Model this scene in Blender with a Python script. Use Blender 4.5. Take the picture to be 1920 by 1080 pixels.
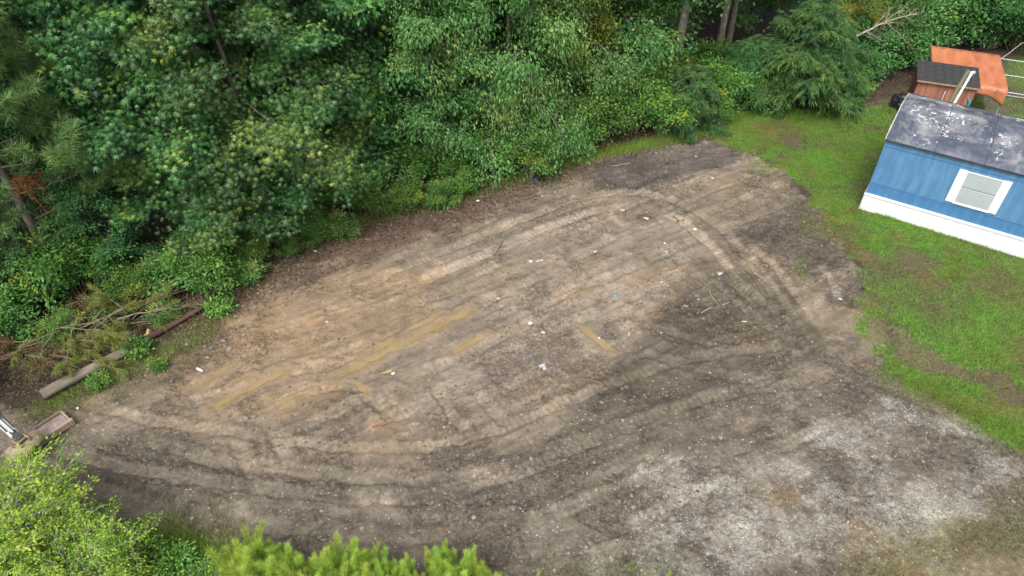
import bpy, bmesh, math, random
import numpy as np
from mathutils import Vector, Matrix

# ------------------------------------------------------------------ camera, sky, sun, exposure
scene = bpy.context.scene
for o in list(bpy.data.objects):
    bpy.data.objects.remove(o)
COL = scene.collection
CAM_H = 15.3                       # drone height above the lot, metres
PITCH = math.radians(40.94)        # looking down
FPX = 1311.0                       # focal length in photo pixels (1920 wide)
cam_data = bpy.data.cameras.new('camera')
cam = bpy.data.objects.new('camera', cam_data)
COL.objects.link(cam)
cam.location = (0, 0, CAM_H)
cam.rotation_euler = (math.radians(90) - PITCH, 0, 0)
cam_data.sensor_width = 36.0
cam_data.lens = 36.0 * FPX / 1920.0
cam_data.clip_end = 2000
scene.camera = cam

SUN_EL, SUN_AZ = math.radians(58), math.radians(200)   # azimuth clockwise from +Y (behind the drone)
world = bpy.data.worlds.new('World')
scene.world = world
world.use_nodes = True
wn = world.node_tree
wn.nodes.clear()
sky = wn.nodes.new('ShaderNodeTexSky')
sky.sky_type = 'NISHITA'
sky.sun_disc = False
sky.sun_elevation = SUN_EL
sky.sun_rotation = SUN_AZ
sky.air_density = 1.0
sky.dust_density = 4.0
hsv = wn.nodes.new('ShaderNodeHueSaturation')
hsv.inputs['Saturation'].default_value = 0.22       # thin overcast: the blue is washed out
bg = wn.nodes.new('ShaderNodeBackground')
bg.inputs['Strength'].default_value = 0.15
wo = wn.nodes.new('ShaderNodeOutputWorld')
wn.links.new(sky.outputs[0], hsv.inputs['Color'])
wn.links.new(hsv.outputs[0], bg.inputs['Color'])
wn.links.new(bg.outputs[0], wo.inputs['Surface'])

sun_data = bpy.data.lights.new('sun', 'SUN')
sun_data.energy = 1.5
sun_data.angle = math.radians(30)
sun_data.color = (1.0, 0.96, 0.9)
sun = bpy.data.objects.new('sun', sun_data)
COL.objects.link(sun)
sd = Vector((math.sin(SUN_AZ) * math.cos(SUN_EL), math.cos(SUN_AZ) * math.cos(SUN_EL), math.sin(SUN_EL)))
sun.rotation_euler = sd.to_track_quat('Z', 'Y').to_euler()
sun.location = (0, -20, 40)

scene.view_settings.view_transform = 'Standard'
scene.view_settings.look = 'None'
scene.view_settings.exposure = 0.92
scene.view_settings.gamma = 1.0
scene.view_settings.use_curve_mapping = False
scene.render.engine = 'CYCLES'
scene.cycles.max_bounces = 5
scene.cycles.diffuse_bounces = 2
scene.cycles.glossy_bounces = 2
scene.cycles.transmission_bounces = 3
scene.cycles.transparent_max_bounces = 4

# ------------------------------------------------------------------ helpers
CT, ST = math.cos(PITCH), math.sin(PITCH)

def G(px, py, z=0.0):
    """the place on the ground (or at height z) that the drone sees at a photo pixel"""
    u = (px - 960) / FPX
    v = (540 - py) / FPX
    dy, dz = CT + v * ST, -ST + v * CT
    t = (z - CAM_H) / dz
    return np.array([u * t, dy * t, z])

def lin(r, g, b):
    def f(c):
        c /= 255.0
        return c / 12.92 if c <= 0.04045 else ((c + 0.055) / 1.055) ** 2.4
    return (f(r), f(g), f(b))

_tab = np.random.default_rng(7).random((256, 256))

def vnoise(x, y, scale, seed=0, octaves=3, rough=0.5):
    """fractal value noise, 0..1, mean 0.5"""
    out = np.zeros_like(x, dtype=float)
    amp, tot = 1.0, 0.0
    for k in range(octaves):
        s = scale / (2.03 ** k)
        X = x / s + 17.3 * (seed + 1) + 5.7 * k
        Y = y / s + 9.1 * (seed + 1) + 3.3 * k
        xi = np.floor(X).astype(int); yi = np.floor(Y).astype(int)
        fx = X - xi; fy = Y - yi
        fx = fx * fx * (3 - 2 * fx); fy = fy * fy * (3 - 2 * fy)
        a = _tab[xi & 255, yi & 255]; b = _tab[(xi + 1) & 255, yi & 255]
        c = _tab[xi & 255, (yi + 1) & 255]; d = _tab[(xi + 1) & 255, (yi + 1) & 255]
        out += amp * ((a * (1 - fx) + b * fx) * (1 - fy) + (c * (1 - fx) + d * fx) * fy)
        tot += amp
        amp *= rough
    return out / tot

def sstep(a, b, x):
    t = np.clip((x - a) / (b - a), 0, 1)
    return t * t * (3 - 2 * t)

def mesh_np(name, V, F, mat=None, tint=None, smooth=False):
    me = bpy.data.meshes.new(name)
    V = np.asarray(V, dtype=np.float32); F = np.asarray(F, dtype=np.int32)
    me.vertices.add(len(V))
    me.vertices.foreach_set('co', V.ravel())
    me.loops.add(F.size)
    me.loops.foreach_set('vertex_index', F.ravel())
    me.polygons.add(len(F))
    me.polygons.foreach_set('loop_start', np.arange(0, F.size, F.shape[1], dtype=np.int32))
    if smooth:
        me.polygons.foreach_set('use_smooth', np.ones(len(F), dtype=bool))
    if tint is not None:
        a = me.attributes.new('tint', 'FLOAT', 'FACE')
        a.data.foreach_set('value', np.asarray(tint, dtype=np.float32))
    me.update(calc_edges=True)
    if mat:
        me.materials.append(mat)
    return me

def link(name, me, parent=None):
    o = bpy.data.objects.new(name, me)
    COL.objects.link(o)
    if parent:
        o.parent = parent
    return o

def tag(o, label=None, cat=None, group=None, kind=None):
    if label: o['label'] = label
    if cat: o['category'] = cat
    if group: o['group'] = group
    if kind: o['kind'] = kind
    return o

def empty(name, loc, rz=0.0):
    o = bpy.data.objects.new(name, None)
    COL.objects.link(o)
    o.location = tuple(float(v) for v in loc)
    o.rotation_euler = (0, 0, rz)
    o.empty_display_size = 0.3
    return o

def copy_tree(root):
    c = root.copy(); COL.objects.link(c)
    for ch in root.children:
        d = ch.copy(); COL.objects.link(d); d.parent = c
        for g in ch.children:
            e = g.copy(); COL.objects.link(e); e.parent = d
    return c

class Part:
    """collects boxes, tubes, sheets into one mesh"""
    def __init__(self):
        self.V, self.F = [], []
    def add(self, V, F):
        b = len(self.V)
        self.V.extend([tuple(v) for v in V])
        self.F.extend([tuple(i + b for i in f) for f in F])
        return self
    def box(self, x0, x1, y0, y1, z0, z1, M=None):
        V = [Vector((x, y, z)) for z in (z0, z1) for y in (y0, y1) for x in (x0, x1)]
        if M is not None:
            V = [M @ v for v in V]
        return self.add(V, [(0, 2, 3, 1), (4, 5, 7, 6), (0, 1, 5, 4), (2, 6, 7, 3), (0, 4, 6, 2), (1, 3, 7, 5)])
    def tube(self, pts, r, sides=8, caps=True):
        V, F = tube_np(np.array(pts, float), np.broadcast_to(np.array(r, float), (len(pts),)), sides)
        self.add(V, [tuple(f) for f in F])
        if caps:
            n = len(V)
            b = len(self.V) - n
            self.F.append(tuple(b + i for i in reversed(range(sides))))
            self.F.append(tuple(b + n - sides + i for i in range(sides)))
        return self
    def build(self, name, mat, parent=None, bevel=0.0, smooth=False):
        me = bpy.data.meshes.new(name)
        me.from_pydata(self.V, [], self.F)
        if bevel > 0:
            bm = bmesh.new(); bm.from_mesh(me)
            bmesh.ops.bevel(bm, geom=list(bm.edges), offset=bevel, segments=1, affect='EDGES')
            bm.to_mesh(me); bm.free()
        if smooth:
            for p in me.polygons: p.use_smooth = True
        me.update()
        me.materials.append(mat)
        return link(name, me, parent)

def tube_np(P, R, sides=6):
    n = len(P)
    T = np.gradient(P, axis=0)
    T /= np.maximum(np.linalg.norm(T, axis=1, keepdims=True), 1e-9)
    ref = np.where(np.abs(T[:, 2:3]) < 0.9, np.array([[0, 0, 1.0]]), np.array([[1.0, 0, 0]]))
    if np.abs(T[:, 2]).mean() > 0.75:
        ref = np.tile(np.array([[1.0, 0, 0]]), (n, 1))
    else:
        ref = np.tile(np.array([[0, 0, 1.0]]), (n, 1))
    A = np.cross(T, ref); A /= np.maximum(np.linalg.norm(A, axis=1, keepdims=True), 1e-9)
    B = np.cross(T, A)
    ang = np.arange(sides) * 2 * np.pi / sides
    V = P[:, None, :] + R[:, None, None] * (np.cos(ang)[None, :, None] * A[:, None, :] + np.sin(ang)[None, :, None] * B[:, None, :])
    i = np.arange(n - 1)[:, None] * sides
    k = np.arange(sides)[None, :]; k2 = (k + 1) % sides
    F = np.stack([i + k, i + k2, i + sides + k2, i + sides + k], axis=-1).reshape(-1, 4)
    return V.reshape(-1, 3), F

def join_tubes(branches, name, mat, sides=6, thin_sides=4):
    Vs, Fs, b = [], [], 0
    for P, r0, r1 in branches:
        P = np.asarray(P, float)
        R = np.linspace(r0, r1, len(P))
        V, F = tube_np(P, R, sides if r0 > 0.05 else thin_sides)
        Vs.append(V); Fs.append(F + b); b += len(V)
    return mesh_np(name, np.concatenate(Vs), np.concatenate(Fs), mat, smooth=True)

# ------------------------------------------------------------------ materials
def new_mat(name):
    m = bpy.data.materials.new(name)
    m.use_nodes = True
    nt = m.node_tree
    return m, nt, nt.nodes['Principled BSDF'], nt.nodes['Material Output']

def N(nt, typ, **kw):
    n = nt.nodes.new(typ)
    for k, v in kw.items():
        if k in n.inputs: n.inputs[k].default_value = v
        else: setattr(n, k, v)
    return n

def ramp(nt, stops):
    r = nt.nodes.new('ShaderNodeValToRGB')
    el = r.color_ramp.elements
    while len(el) < len(stops): el.new(0.5)
    for e, (p, c) in zip(el, stops):
        e.position = p
        e.color = (c[0], c[1], c[2], 1)
    return r

def mottled(name, stops, scale=3.0, rough=0.8, bump=0.3, bscale=40.0, detail=5.0, stretch=None, metallic=0.0, bdist=0.01, distortion=0.0):
    m, nt, bs, out = new_mat(name)
    tc = N(nt, 'ShaderNodeTexCoord')
    mp = N(nt, 'ShaderNodeMapping')
    if stretch: mp.inputs['Scale'].default_value = stretch
    nt.links.new(tc.outputs['Object'], mp.inputs['Vector'])
    n = N(nt, 'ShaderNodeTexNoise', Scale=scale, Detail=detail, Roughness=0.6, Distortion=distortion)
    nt.links.new(mp.outputs[0], n.inputs['Vector'])
    r = ramp(nt, stops)
    nt.links.new(n.outputs['Fac'], r.inputs[0])
    nt.links.new(r.outputs[0], bs.inputs['Base Color'])
    n2 = N(nt, 'ShaderNodeTexNoise', Scale=bscale, Detail=4.0)
    nt.links.new(mp.outputs[0], n2.inputs['Vector'])
    bp = N(nt, 'ShaderNodeBump', Strength=bump, Distance=bdist)
    nt.links.new(n2.outputs['Fac'], bp.inputs['Height'])
    nt.links.new(bp.outputs[0], bs.inputs['Normal'])
    bs.inputs['Roughness'].default_value = rough
    bs.inputs['Metallic'].default_value = metallic
    return m

def leaf_mat(name, stops, rough=0.45, trans=0.25, spec=0.4, hue_var=0.015, val_var=0.18):
    """tint attribute 0..1 per leaf picks the leaf colour; each plant shifts slightly"""
    m, nt, bs, out = new_mat(name)
    at = N(nt, 'ShaderNodeAttribute', attribute_name='tint')
    r = ramp(nt, stops)
    nt.links.new(at.outputs['Fac'], r.inputs[0])
    oi = N(nt, 'ShaderNodeObjectInfo')
    mr = N(nt, 'ShaderNodeMapRange'); mr.inputs['To Min'].default_value = 1 - val_var; mr.inputs['To Max'].default_value = 1 + val_var
    nt.links.new(oi.outputs['Random'], mr.inputs['Value'])
    mh = N(nt, 'ShaderNodeMapRange'); mh.inputs['To Min'].default_value = 0.5 - hue_var; mh.inputs['To Max'].default_value = 0.5 + hue_var
    nt.links.new(oi.outputs['Random'], mh.inputs['Value'])
    hs = N(nt, 'ShaderNodeHueSaturation')
    nt.links.new(r.outputs[0], hs.inputs['Color'])
    nt.links.new(mr.outputs[0], hs.inputs['Value'])
    nt.links.new(mh.outputs[0], hs.inputs['Hue'])
    nt.links.new(hs.outputs[0], bs.inputs['Base Color'])
    bs.inputs['Roughness'].default_value = rough
    bs.inputs['Specular IOR Level'].default_value = spec
    tr = N(nt, 'ShaderNodeBsdfTranslucent')
    nt.links.new(hs.outputs[0], tr.inputs['Color'])
    mx = N(nt, 'ShaderNodeMixShader', Fac=trans)
    nt.links.new(bs.outputs[0], mx.inputs[1])
    nt.links.new(tr.outputs[0], mx.inputs[2])
    nt.links.new(mx.outputs[0], out.inputs['Surface'])
    return m

M = {}
M['sweetgum'] = leaf_mat('sweetgum_leaf', [(0.0, (.028, .085, .030)), (0.45, (.055, .155, .045)), (0.75, (.105, .225, .05)), (1.0, (.24, .32, .045))], rough=.42, spec=.38)
M['oak'] = leaf_mat('pale_leaf', [(0.0, (.035, .11, .028)), (0.5, (.085, .215, .05)), (0.8, (.15, .29, .08)), (1.0, (.27, .35, .08))], rough=.42, spec=.4)
M['yellow'] = leaf_mat('yellowing_leaf', [(0.0, (.05, .12, .02)), (0.5, (.13, .21, .025)), (1.0, (.30, .30, .03))], rough=.5)
M['pine'] = leaf_mat('pine_needle', [(0.0, (.035, .085, .035)), (0.5, (.10, .20, .06)), (0.85, (.18, .32, .085)), (1.0, (.28, .19, .06))], rough=.5, trans=.15)
M['cedar'] = leaf_mat('cedar_leaf', [(0.0, (.032, .095, .035)), (0.5, (.068, .175, .052)), (1.0, (.15, .28, .06))], rough=.55, trans=.15, hue_var=.01)
M['shrub'] = leaf_mat('shrub_leaf', [(0.0, (.035, .10, .02)), (0.5, (.08, .20, .035)), (0.85, (.14, .28, .045)), (1.0, (.26, .31, .035))], rough=.45)
M['lime'] = leaf_mat('lime_leaf', [(0.0, (.08, .20, .015)), (0.5, (.20, .38, .028)), (1.0, (.38, .50, .05))], rough=.5, trans=.35, val_var=.08)
M['fennel'] = leaf_mat('feathery_leaf', [(0.0, (.12, .24, .03)), (0.5, (.36, .52, .075)), (1.0, (.58, .72, .16))], rough=.6, trans=.35, val_var=.1)
M['grass'] = leaf_mat('grass_blade', [(0.0, (.19, .145, .055)), (0.22, (.19, .215, .045)), (0.5, (.14, .27, .035)), (1.0, (.20, .36, .05))], rough=.6, trans=.3, val_var=0)
M['dry'] = leaf_mat('dry_needle', [(0.0, (.06, .04, .02)), (0.5, (.15, .10, .045)), (0.8, (.22, .17, .06)), (1.0, (.15, .22, .03))], rough=.8, trans=.1)
M['dead_orange'] = leaf_mat('dead_orange_needle', [(0.0, (.16, .07, .02)), (1.0, (.34, .16, .045))], rough=.7, trans=.15)

M['bark'] = mottled('bark', [(0.3, (.055, .045, .035)), (0.7, (.15, .13, .105))], scale=6, bscale=25, bump=.8, stretch=(1, 1, .3), rough=.9, bdist=.02)
M['bark_pale'] = mottled('pale_bark', [(0.3, (.1, .085, .065)), (0.52, (.2, .175, .14)), (0.7, (.34, .31, .26))], scale=9, bscale=25, bump=.8, stretch=(1, 1, .45), rough=.9, bdist=.02)
M['twig'] = mottled('twig', [(0.3, (.1, .075, .05)), (0.7, (.24, .19, .13))], scale=8, rough=.9)
M['dead_twig'] = mottled('dead_twig', [(0.3, (.2, .17, .13)), (0.7, (.38, .34, .28))], scale=8, rough=.9)
M['log_grey'] = mottled('log_grey', [(0.25, (.07, .055, .042)), (0.5, (.16, .13, .10)), (0.75, (.25, .215, .18))], scale=5, bscale=30, bump=.8, stretch=(.25, 1, 1), rough=.9, bdist=.02)
M['log_red'] = mottled('log_red', [(0.3, (.035, .017, .013)), (0.6, (.085, .04, .03)), (0.8, (.15, .085, .06))], scale=6, bscale=30, bump=.8, stretch=(.2, 1, 1), rough=.75, bdist=.02)
M['raw_wood'] = mottled('raw_wood', [(0.3, (.32, .2, .09)), (0.7, (.52, .36, .18))], scale=6, stretch=(.2, 1, 1), rough=.8)

# ------------------------------------------------------------------ ground: one graded sheet, colours and relief by region
def axis(lo, hi, step, far_lo, far_hi):
    a = [lo]
    s = step
    while a[-1] > far_lo:
        s *= 1.28
        a.append(a[-1] - s)
    b = [hi]
    s = step
    while b[-1] < far_hi:
        s *= 1.28
        b.append(b[-1] + s)
    return np.array(a[::-1][:-1] + list(np.arange(lo, hi, step)) + b)

gx = axis(-15.0, 19.5, 0.048, -400, 400)
gy = axis(7.2, 31.0, 0.048, -300, 600)
GX, GY = np.meshgrid(gx, gy, indexing='ij')
X, Y = GX.ravel(), GY.ravel()
NV = len(X)
Zg = np.zeros(NV)
colr = np.zeros((NV, 3))
near = (X > -30) & (X < 36) & (Y > 0) & (Y < 48)

def polymask(px_pts, soft=0.3, amp=0.5, scale=0.8, seed=0, idx=None):
    """soft-edged mask of a ground patch; the outline is broken up by noise"""
    P = np.array([G(*p)[:2] for p in px_pts])
    x, y = X, Y
    lo, hi = P.min(0) - 2 - soft, P.max(0) + 2 + soft
    sel = np.where((x > lo[0]) & (x < hi[0]) & (y > lo[1]) & (y < hi[1]))[0]
    xs, ys = x[sel], y[sel]
    d2 = np.full(len(sel), 1e9)
    inside = np.zeros(len(sel), bool)
    for i in range(len(P)):
        a, b = P[i], P[(i + 1) % len(P)]
        ab = b - a
        t = np.clip(((xs - a[0]) * ab[0] + (ys - a[1]) * ab[1]) / (ab @ ab + 1e-12), 0, 1)
        d2 = np.minimum(d2, (xs - a[0] - t * ab[0]) ** 2 + (ys - a[1] - t * ab[1]) ** 2)
        c = ((a[1] > ys) != (b[1] > ys)) & (xs < (b[0] - a[0]) * (ys - a[1]) / (b[1] - a[1] + 1e-12) + a[0])
        inside ^= c
    s = np.where(inside, 1, -1) * np.sqrt(d2)
    s = s + (vnoise(xs, ys, scale, seed, 5, .7) - 0.5) * 2.6 * amp + (vnoise(xs, ys, .16, seed + 1, 2) - .5) * .35 * min(1, amp * 2)
    m = np.zeros(NV)
    m[sel] = sstep(-soft * .55, soft * .55, s)
    return m

def smooth_line(pts_world, step=0.06):
    P = np.array(pts_world, float)
    if len(P) > 2:
        Q = np.vstack([2 * P[0] - P[1], P, 2 * P[-1] - P[-2]])
        out = []
        for i in range(1, len(Q) - 2):
            n = max(2, int(np.linalg.norm(Q[i + 1] - Q[i]) / 0.5))
            t = np.linspace(0, 1, n, endpoint=False)[:, None]
            out.append(0.5 * ((2 * Q[i]) + (-Q[i - 1] + Q[i + 1]) * t + (2 * Q[i - 1] - 5 * Q[i] + 4 * Q[i + 1] - Q[i + 2]) * t ** 2 + (-Q[i - 1] + 3 * Q[i] - 3 * Q[i + 1] + Q[i + 2]) * t ** 3))
        out.append(P[-1:])
        P = np.vstack(out)
    return P

def offset_line(P, d):
    T = np.gradient(P, axis=0); T /= np.linalg.norm(T, axis=1, keepdims=True)
    return P + d * np.stack([-T[:, 1], T[:, 0]], 1)

def line_field(P, reach):
    """indices of ground points within reach of a path, their distance and arclength"""
    lo, hi = P.min(0) - reach, P.max(0) + reach
    sel = np.where((X > lo[0]) & (X < hi[0]) & (Y > lo[1]) & (Y < hi[1]))[0]
    xs, ys = X[sel], Y[sel]
    best = np.full(len(sel), 1e9); arc = np.zeros(len(sel)); L = 0.0
    for i in range(len(P) - 1):
        a, b = P[i], P[i + 1]
        ab = b - a; l = np.linalg.norm(ab)
        t = np.clip(((xs - a[0]) * ab[0] + (ys - a[1]) * ab[1]) / (l * l + 1e-12), 0, 1)
        d2 = (xs - a[0] - t * ab[0]) ** 2 + (ys - a[1] - t * ab[1]) ** 2
        u = d2 < best
        best[u] = d2[u]; arc[u] = L + t[u] * l
        L += l
    d = np.sqrt(best)
    k = d < reach
    return sel[k], d[k], arc[k], L

smoothing = np.zeros(NV)      # where tracks have pressed the clods flat
loose = np.zeros(NV)          # freshly turned, damper soil thrown up beside tracks
lighten = np.zeros(NV)        # compacted, drier crust on tracks

def track(pts, width=0.36, depth=0.045, berm=0.03, tread=0.012, period=0.17, light=0.5, gauge=None, seed=0, keep=.12, world_pts=False):
    P0 = smooth_line(np.array(pts) if world_pts else [G(*p)[:2] for p in pts])
    lines = [P0] if gauge is None else [offset_line(P0, gauge / 2), offset_line(P0, -gauge / 2)]
    for li, P in enumerate(lines):
        sel, d, arc, L = line_field(P, width * 1.6)
        fade = sstep(0, .6, arc) * sstep(0, .6, L - arc)
        nz = vnoise(arc, d * 0 + li * 9.0 + seed, .9, seed, 3)
        fade = fade * (keep + (1 - keep) * sstep(.36, .62, nz))
        wob = (vnoise(X[sel], Y[sel], .45, seed + 3, 4, .7) - .5) * .26
        dd = d + wob
        floor = 1 - sstep(width * .42, width * .56, dd)
        b = np.exp(-((dd - width * .68) / (width * .17)) ** 2)
        lump = .2 + 1.6 * vnoise(X[sel], Y[sel], .22, seed + 5, 3)
        Zg[sel] += fade * (-depth * floor + berm * .85 * b * lump)
        Zg[sel] += fade * floor * tread * np.sign(np.sin(arc * 2 * np.pi / period)) * .8
        smoothing[sel] = np.maximum(smoothing[sel], floor * fade * .7)
        loose[sel] = np.maximum(loose[sel], b * fade * lump * light)
        lighten[sel] = np.maximum(lighten[sel], floor * fade * light)

# --- regions
C_MUD = np.array([.162, .131, .096])
lin_ = lambda *c: np.array(c)
n_big = vnoise(X, Y, 3.0, 1, 5, .6)
n_mid = vnoise(X, Y, .9, 2, 5, .62)
n_fine = vnoise(X, Y, .22, 3, 4, .65)
sdir = (G(860, 580) - G(400, 760))[:2]; sdir /= np.linalg.norm(sdir)
Us = X * sdir[0] + Y * sdir[1]; Vs_ = -X * sdir[1] + Y * sdir[0]
n_streak = vnoise(Us / 7.0, Vs_, .42, 4, 4, .6)
n_streak2 = vnoise(Us / 5.0, Vs_, .16, 5, 3, .6)

colr[:] = C_MUD

def blend(mask, c, var=0.0):
    global colr
    c = np.array(c)
    colr = colr * (1 - mask[:, None]) + c[None, :] * mask[:, None]

m_lot = polymask([(130, 760), (240, 690), (420, 600), (560, 500), (700, 425), (860, 385), (980, 340), (1120, 290), (1240, 265), (1345, 268), (1420, 290), (1480, 335), (1540, 400), (1590, 490), (1640, 580), (1660, 690), (1750, 740), (1860, 815), (1960, 880), (2100, 1200), (900, 1250), (-100, 1250), (-300, 900), (-60, 770)], .35, .5, 1.2, 11)
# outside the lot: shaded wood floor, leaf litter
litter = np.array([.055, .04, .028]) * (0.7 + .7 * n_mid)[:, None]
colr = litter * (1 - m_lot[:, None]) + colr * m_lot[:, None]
# red-brown stripped soil along the wood's edge
m = polymask([(380, 620), (500, 520), (640, 440), (800, 392), (960, 345), (1130, 288), (1240, 268), (1200, 318), (1050, 352), (930, 395), (820, 425), (700, 470), (600, 520), (520, 575), (430, 620)], .5, .6, .8, 12)
blend(m * .85, (.105, .074, .052))
m = polymask([(700, 445), (830, 400), (900, 395), (820, 440), (700, 490), (620, 510)], .4, .5, .6, 13)
blend(m * .6, (.095, .052, .04))
# dark damp soil at the top corner of the lot
m = polymask([(1120, 312), (1200, 283), (1340, 266), (1400, 290), (1370, 318), (1300, 330), (1240, 345), (1180, 350), (1100, 345)], .5, .5, .6, 14)
blend(m * .85, (.085, .07, .063))
m = polymask([(1370, 440), (1440, 395), (1500, 380), (1540, 400), (1560, 450), (1600, 500), (1610, 570), (1560, 570), (1500, 510), (1440, 470)], .6, .7, .7, 15)
blend(m * .75, (.088, .072, .058))
m_torn = m * 1.0
# pinkish grey middle
m = polymask([(840, 470), (1000, 400), (1180, 370), (1290, 400), (1340, 470), (1260, 560), (1200, 650), (1140, 700), (1000, 760), (860, 740), (780, 700), (700, 720), (740, 640), (800, 560)], 1.0, .9, 1.2, 16)
blend(m * .7, (.198, .162, .126))
# tan to orange clay on the left
m = polymask([(380, 660), (450, 590), (560, 530), (700, 490), (800, 500), (780, 560), (860, 590), (700, 680), (560, 750), (420, 770), (350, 730)], .8, .8, .9, 17)
blend(m * .85, (.215, .155, .098))
for k, p in enumerate([[(560, 600), (620, 585), (660, 600), (610, 625), (560, 625)], [(480, 770), (560, 740), (620, 715), (680, 730), (620, 760), (520, 790)], [(780, 520), (830, 500), (840, 525), (790, 540)], [(1230, 590), (1290, 570), (1320, 595), (1250, 620)], [(690, 780), (730, 790), (735, 815), (705, 805)], [(1050, 545), (1100, 525), (1110, 545), (1060, 560)], [(860, 890), (960, 870), (990, 890), (900, 915)], [(1180, 520), (1260, 490), (1280, 505), (1200, 540)]]):
    blend(polymask(p, .35, .45, .5, 20 + k) * .5, (.24, .16, .092))
# olive-dark rough soil right of the middle
m = polymask([(1150, 690), (1220, 610), (1290, 540), (1330, 500), (1420, 500), (1500, 560), (1560, 640), (1520, 700), (1420, 720), (1300, 720), (1200, 760), (1120, 760)], .9, .8, 1.0, 30)
blend(m * .9, (.088, .072, .052))
# the worked lane along the bottom: grey brown with small stone
m_lane = polymask([(100, 780), (330, 830), (600, 870), (800, 890), (950, 850), (1080, 780), (1250, 730), (1450, 700), (1640, 700), (1760, 760), (1960, 900), (2000, 1150), (900, 1200), (-100, 1150), (-200, 850)], .8, .7, 1.3, 31)
blend(m_lane * .85, (.108, .090, .069))
m = polymask([(1100, 760), (1250, 700), (1420, 690), (1480, 720), (1300, 790), (1150, 850), (1020, 900), (980, 870)], .8, .7, 1.0, 32)
blend(m * .7, (.086, .071, .052))
# pale scraped patches
for k, p in enumerate([[(400, 950), (460, 945), (480, 965), (420, 972)], [(680, 930), (760, 935), (860, 945), (880, 985), (740, 990)], [(900, 880), (985, 870), (960, 905)], [(500, 800), (525, 800), (530, 880), (505, 885)], [(1380, 790), (1480, 740), (1500, 755), (1420, 800)], [(1520, 500), (1590, 510), (1580, 560), (1540, 555)], [(1385, 465), (1430, 460), (1420, 495), (1390, 490)], [(740, 760), (860, 700), (1000, 640), (1010, 655), (860, 740), (760, 790)]]):
    blend(polymask(p, .3, .4, .5, 40 + k) * .65, (.20, .166, .13))
# gravel
m_grav = polymask([(1130, 960), (1230, 880), (1300, 850), (1480, 830), (1600, 780), (1660, 745), (1760, 790), (1870, 860), (1940, 940), (1900, 1000), (1800, 1060), (1500, 1180), (1130, 1150), (1100, 1050)], 1.0, .9, 1.3, 50)
g_patch = sstep(.45, .58, vnoise(X, Y, 1.1, 51, 5, .65))
grav = m_grav * (.06 + .55 * g_patch)
for k, p in enumerate([[(1280, 905), (1340, 890), (1350, 940), (1290, 945)], [(1210, 970), (1300, 960), (1430, 970), (1440, 1030), (1250, 1030)], [(1640, 950), (1760, 930), (1800, 990), (1790, 1030), (1680, 1010)], [(1660, 750), (1740, 780), (1850, 810), (1830, 822), (1720, 800)], [(1360, 1050), (1430, 1060), (1400, 1100)], [(1790, 1040), (1860, 1060), (1880, 1090), (1800, 1100)], [(1190, 880), (1260, 850), (1290, 860), (1200, 910)]]):
    grav = np.maximum(grav, polymask(p, .45, .5, .6, 60 + k) * .95)
grav *= .35 + .65 * sstep(.40, .58, vnoise(X, Y, .6, 52, 5, .7))
blend(grav * .85, (.36, .335, .29))
# mossy brown ground at the lower right
m_moss = polymask([(1700, 1000), (1800, 960), (1900, 900), (1990, 930), (2100, 1200), (1560, 1200), (1600, 1060)], .7, .9, .9, 70)
blend(m_moss * .65, (.15, .115, .065))
grav *= (1 - .85 * m_moss)
m = np.zeros(NV)
for k, p in enumerate([[(1420, 930), (1500, 930), (1500, 955), (1430, 955)], [(1570, 960), (1630, 950), (1640, 1000), (1590, 1010)], [(1640, 1060), (1720, 1040), (1750, 1080), (1660, 1090)]]):
    m = np.maximum(m, polymask(p, .4, .5, .5, 80 + k))
blend(m * .6, (.15, .10, .045))
# brown weedy patch between log and lot
m = polymask([(0, 770), (100, 745), (230, 690), (380, 620), (440, 610), (420, 650), (330, 700), (260, 760), (160, 780), (60, 790)], .5, .7, .7, 85)
blend(m * .8, (.115, .09, .055))
# lawn soil and sward
m_lawn = polymask([(1335, 262), (1390, 222), (1470, 212), (1560, 205), (1650, 190), (1700, 165), (1800, 120), (2100, 100), (2300, 300), (2300, 950), (2000, 900), (1900, 830), (1800, 765), (1720, 735), (1665, 700), (1640, 650), (1612, 600), (1605, 560), (1630, 535), (1590, 480), (1555, 420), (1520, 385), (1495, 330), (1440, 298), (1390, 282)], .3, .55, .9, 90)
m_strip = polymask([(1040, 312), (1100, 285), (1200, 262), (1300, 250), (1345, 215), (1400, 205), (1500, 205), (1500, 225), (1400, 228), (1345, 255), (1230, 275), (1120, 298), (1050, 322)], .3, .35, .5, 91)
bare = np.zeros(NV)
for k, (p, w) in enumerate([([(1640, 600), (1700, 622), (1770, 670), (1850, 698), (1960, 748), (1960, 772), (1850, 732), (1760, 708), (1690, 672), (1632, 632)], .85), ([(1600, 480), (1650, 470), (1700, 500), (1660, 540), (1610, 530)], .6), ([(1460, 255), (1500, 250), (1510, 285), (1470, 290)], .8), ([(1380, 275), (1430, 280), (1430, 300), (1400, 300)], .7), ([(1620, 290), (1650, 285), (1645, 345), (1600, 350)], .55), ([(1610, 150), (1700, 120), (1720, 190), (1650, 205), (1590, 195)], .9), ([(1700, 470), (1780, 470), (1760, 500), (1690, 500)], .6), ([(1790, 130), (1890, 120), (1900, 215), (1840, 215)], .7)]):
    bare = np.maximum(bare, w * polymask(p, .5, .8, .8, 100 + k))
turf = np.clip(np.maximum(m_lawn * (1 - bare), m_strip), 0, 1)
turf *= 1 - .55 * sstep(.48, .75, vnoise(X, Y, 1.6, 110, 5, .6))
blend(np.clip(m_lawn - turf, 0, 1) * .9, (.125, .088, .055))
lawn_fr = np.clip(.78 + (vnoise(X, Y, 2.2, 170, 5, .62) - .5) * 2.8 + (vnoise(X, Y, .8, 171, 4) - .5) * 1.3, 0, 1)
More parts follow.
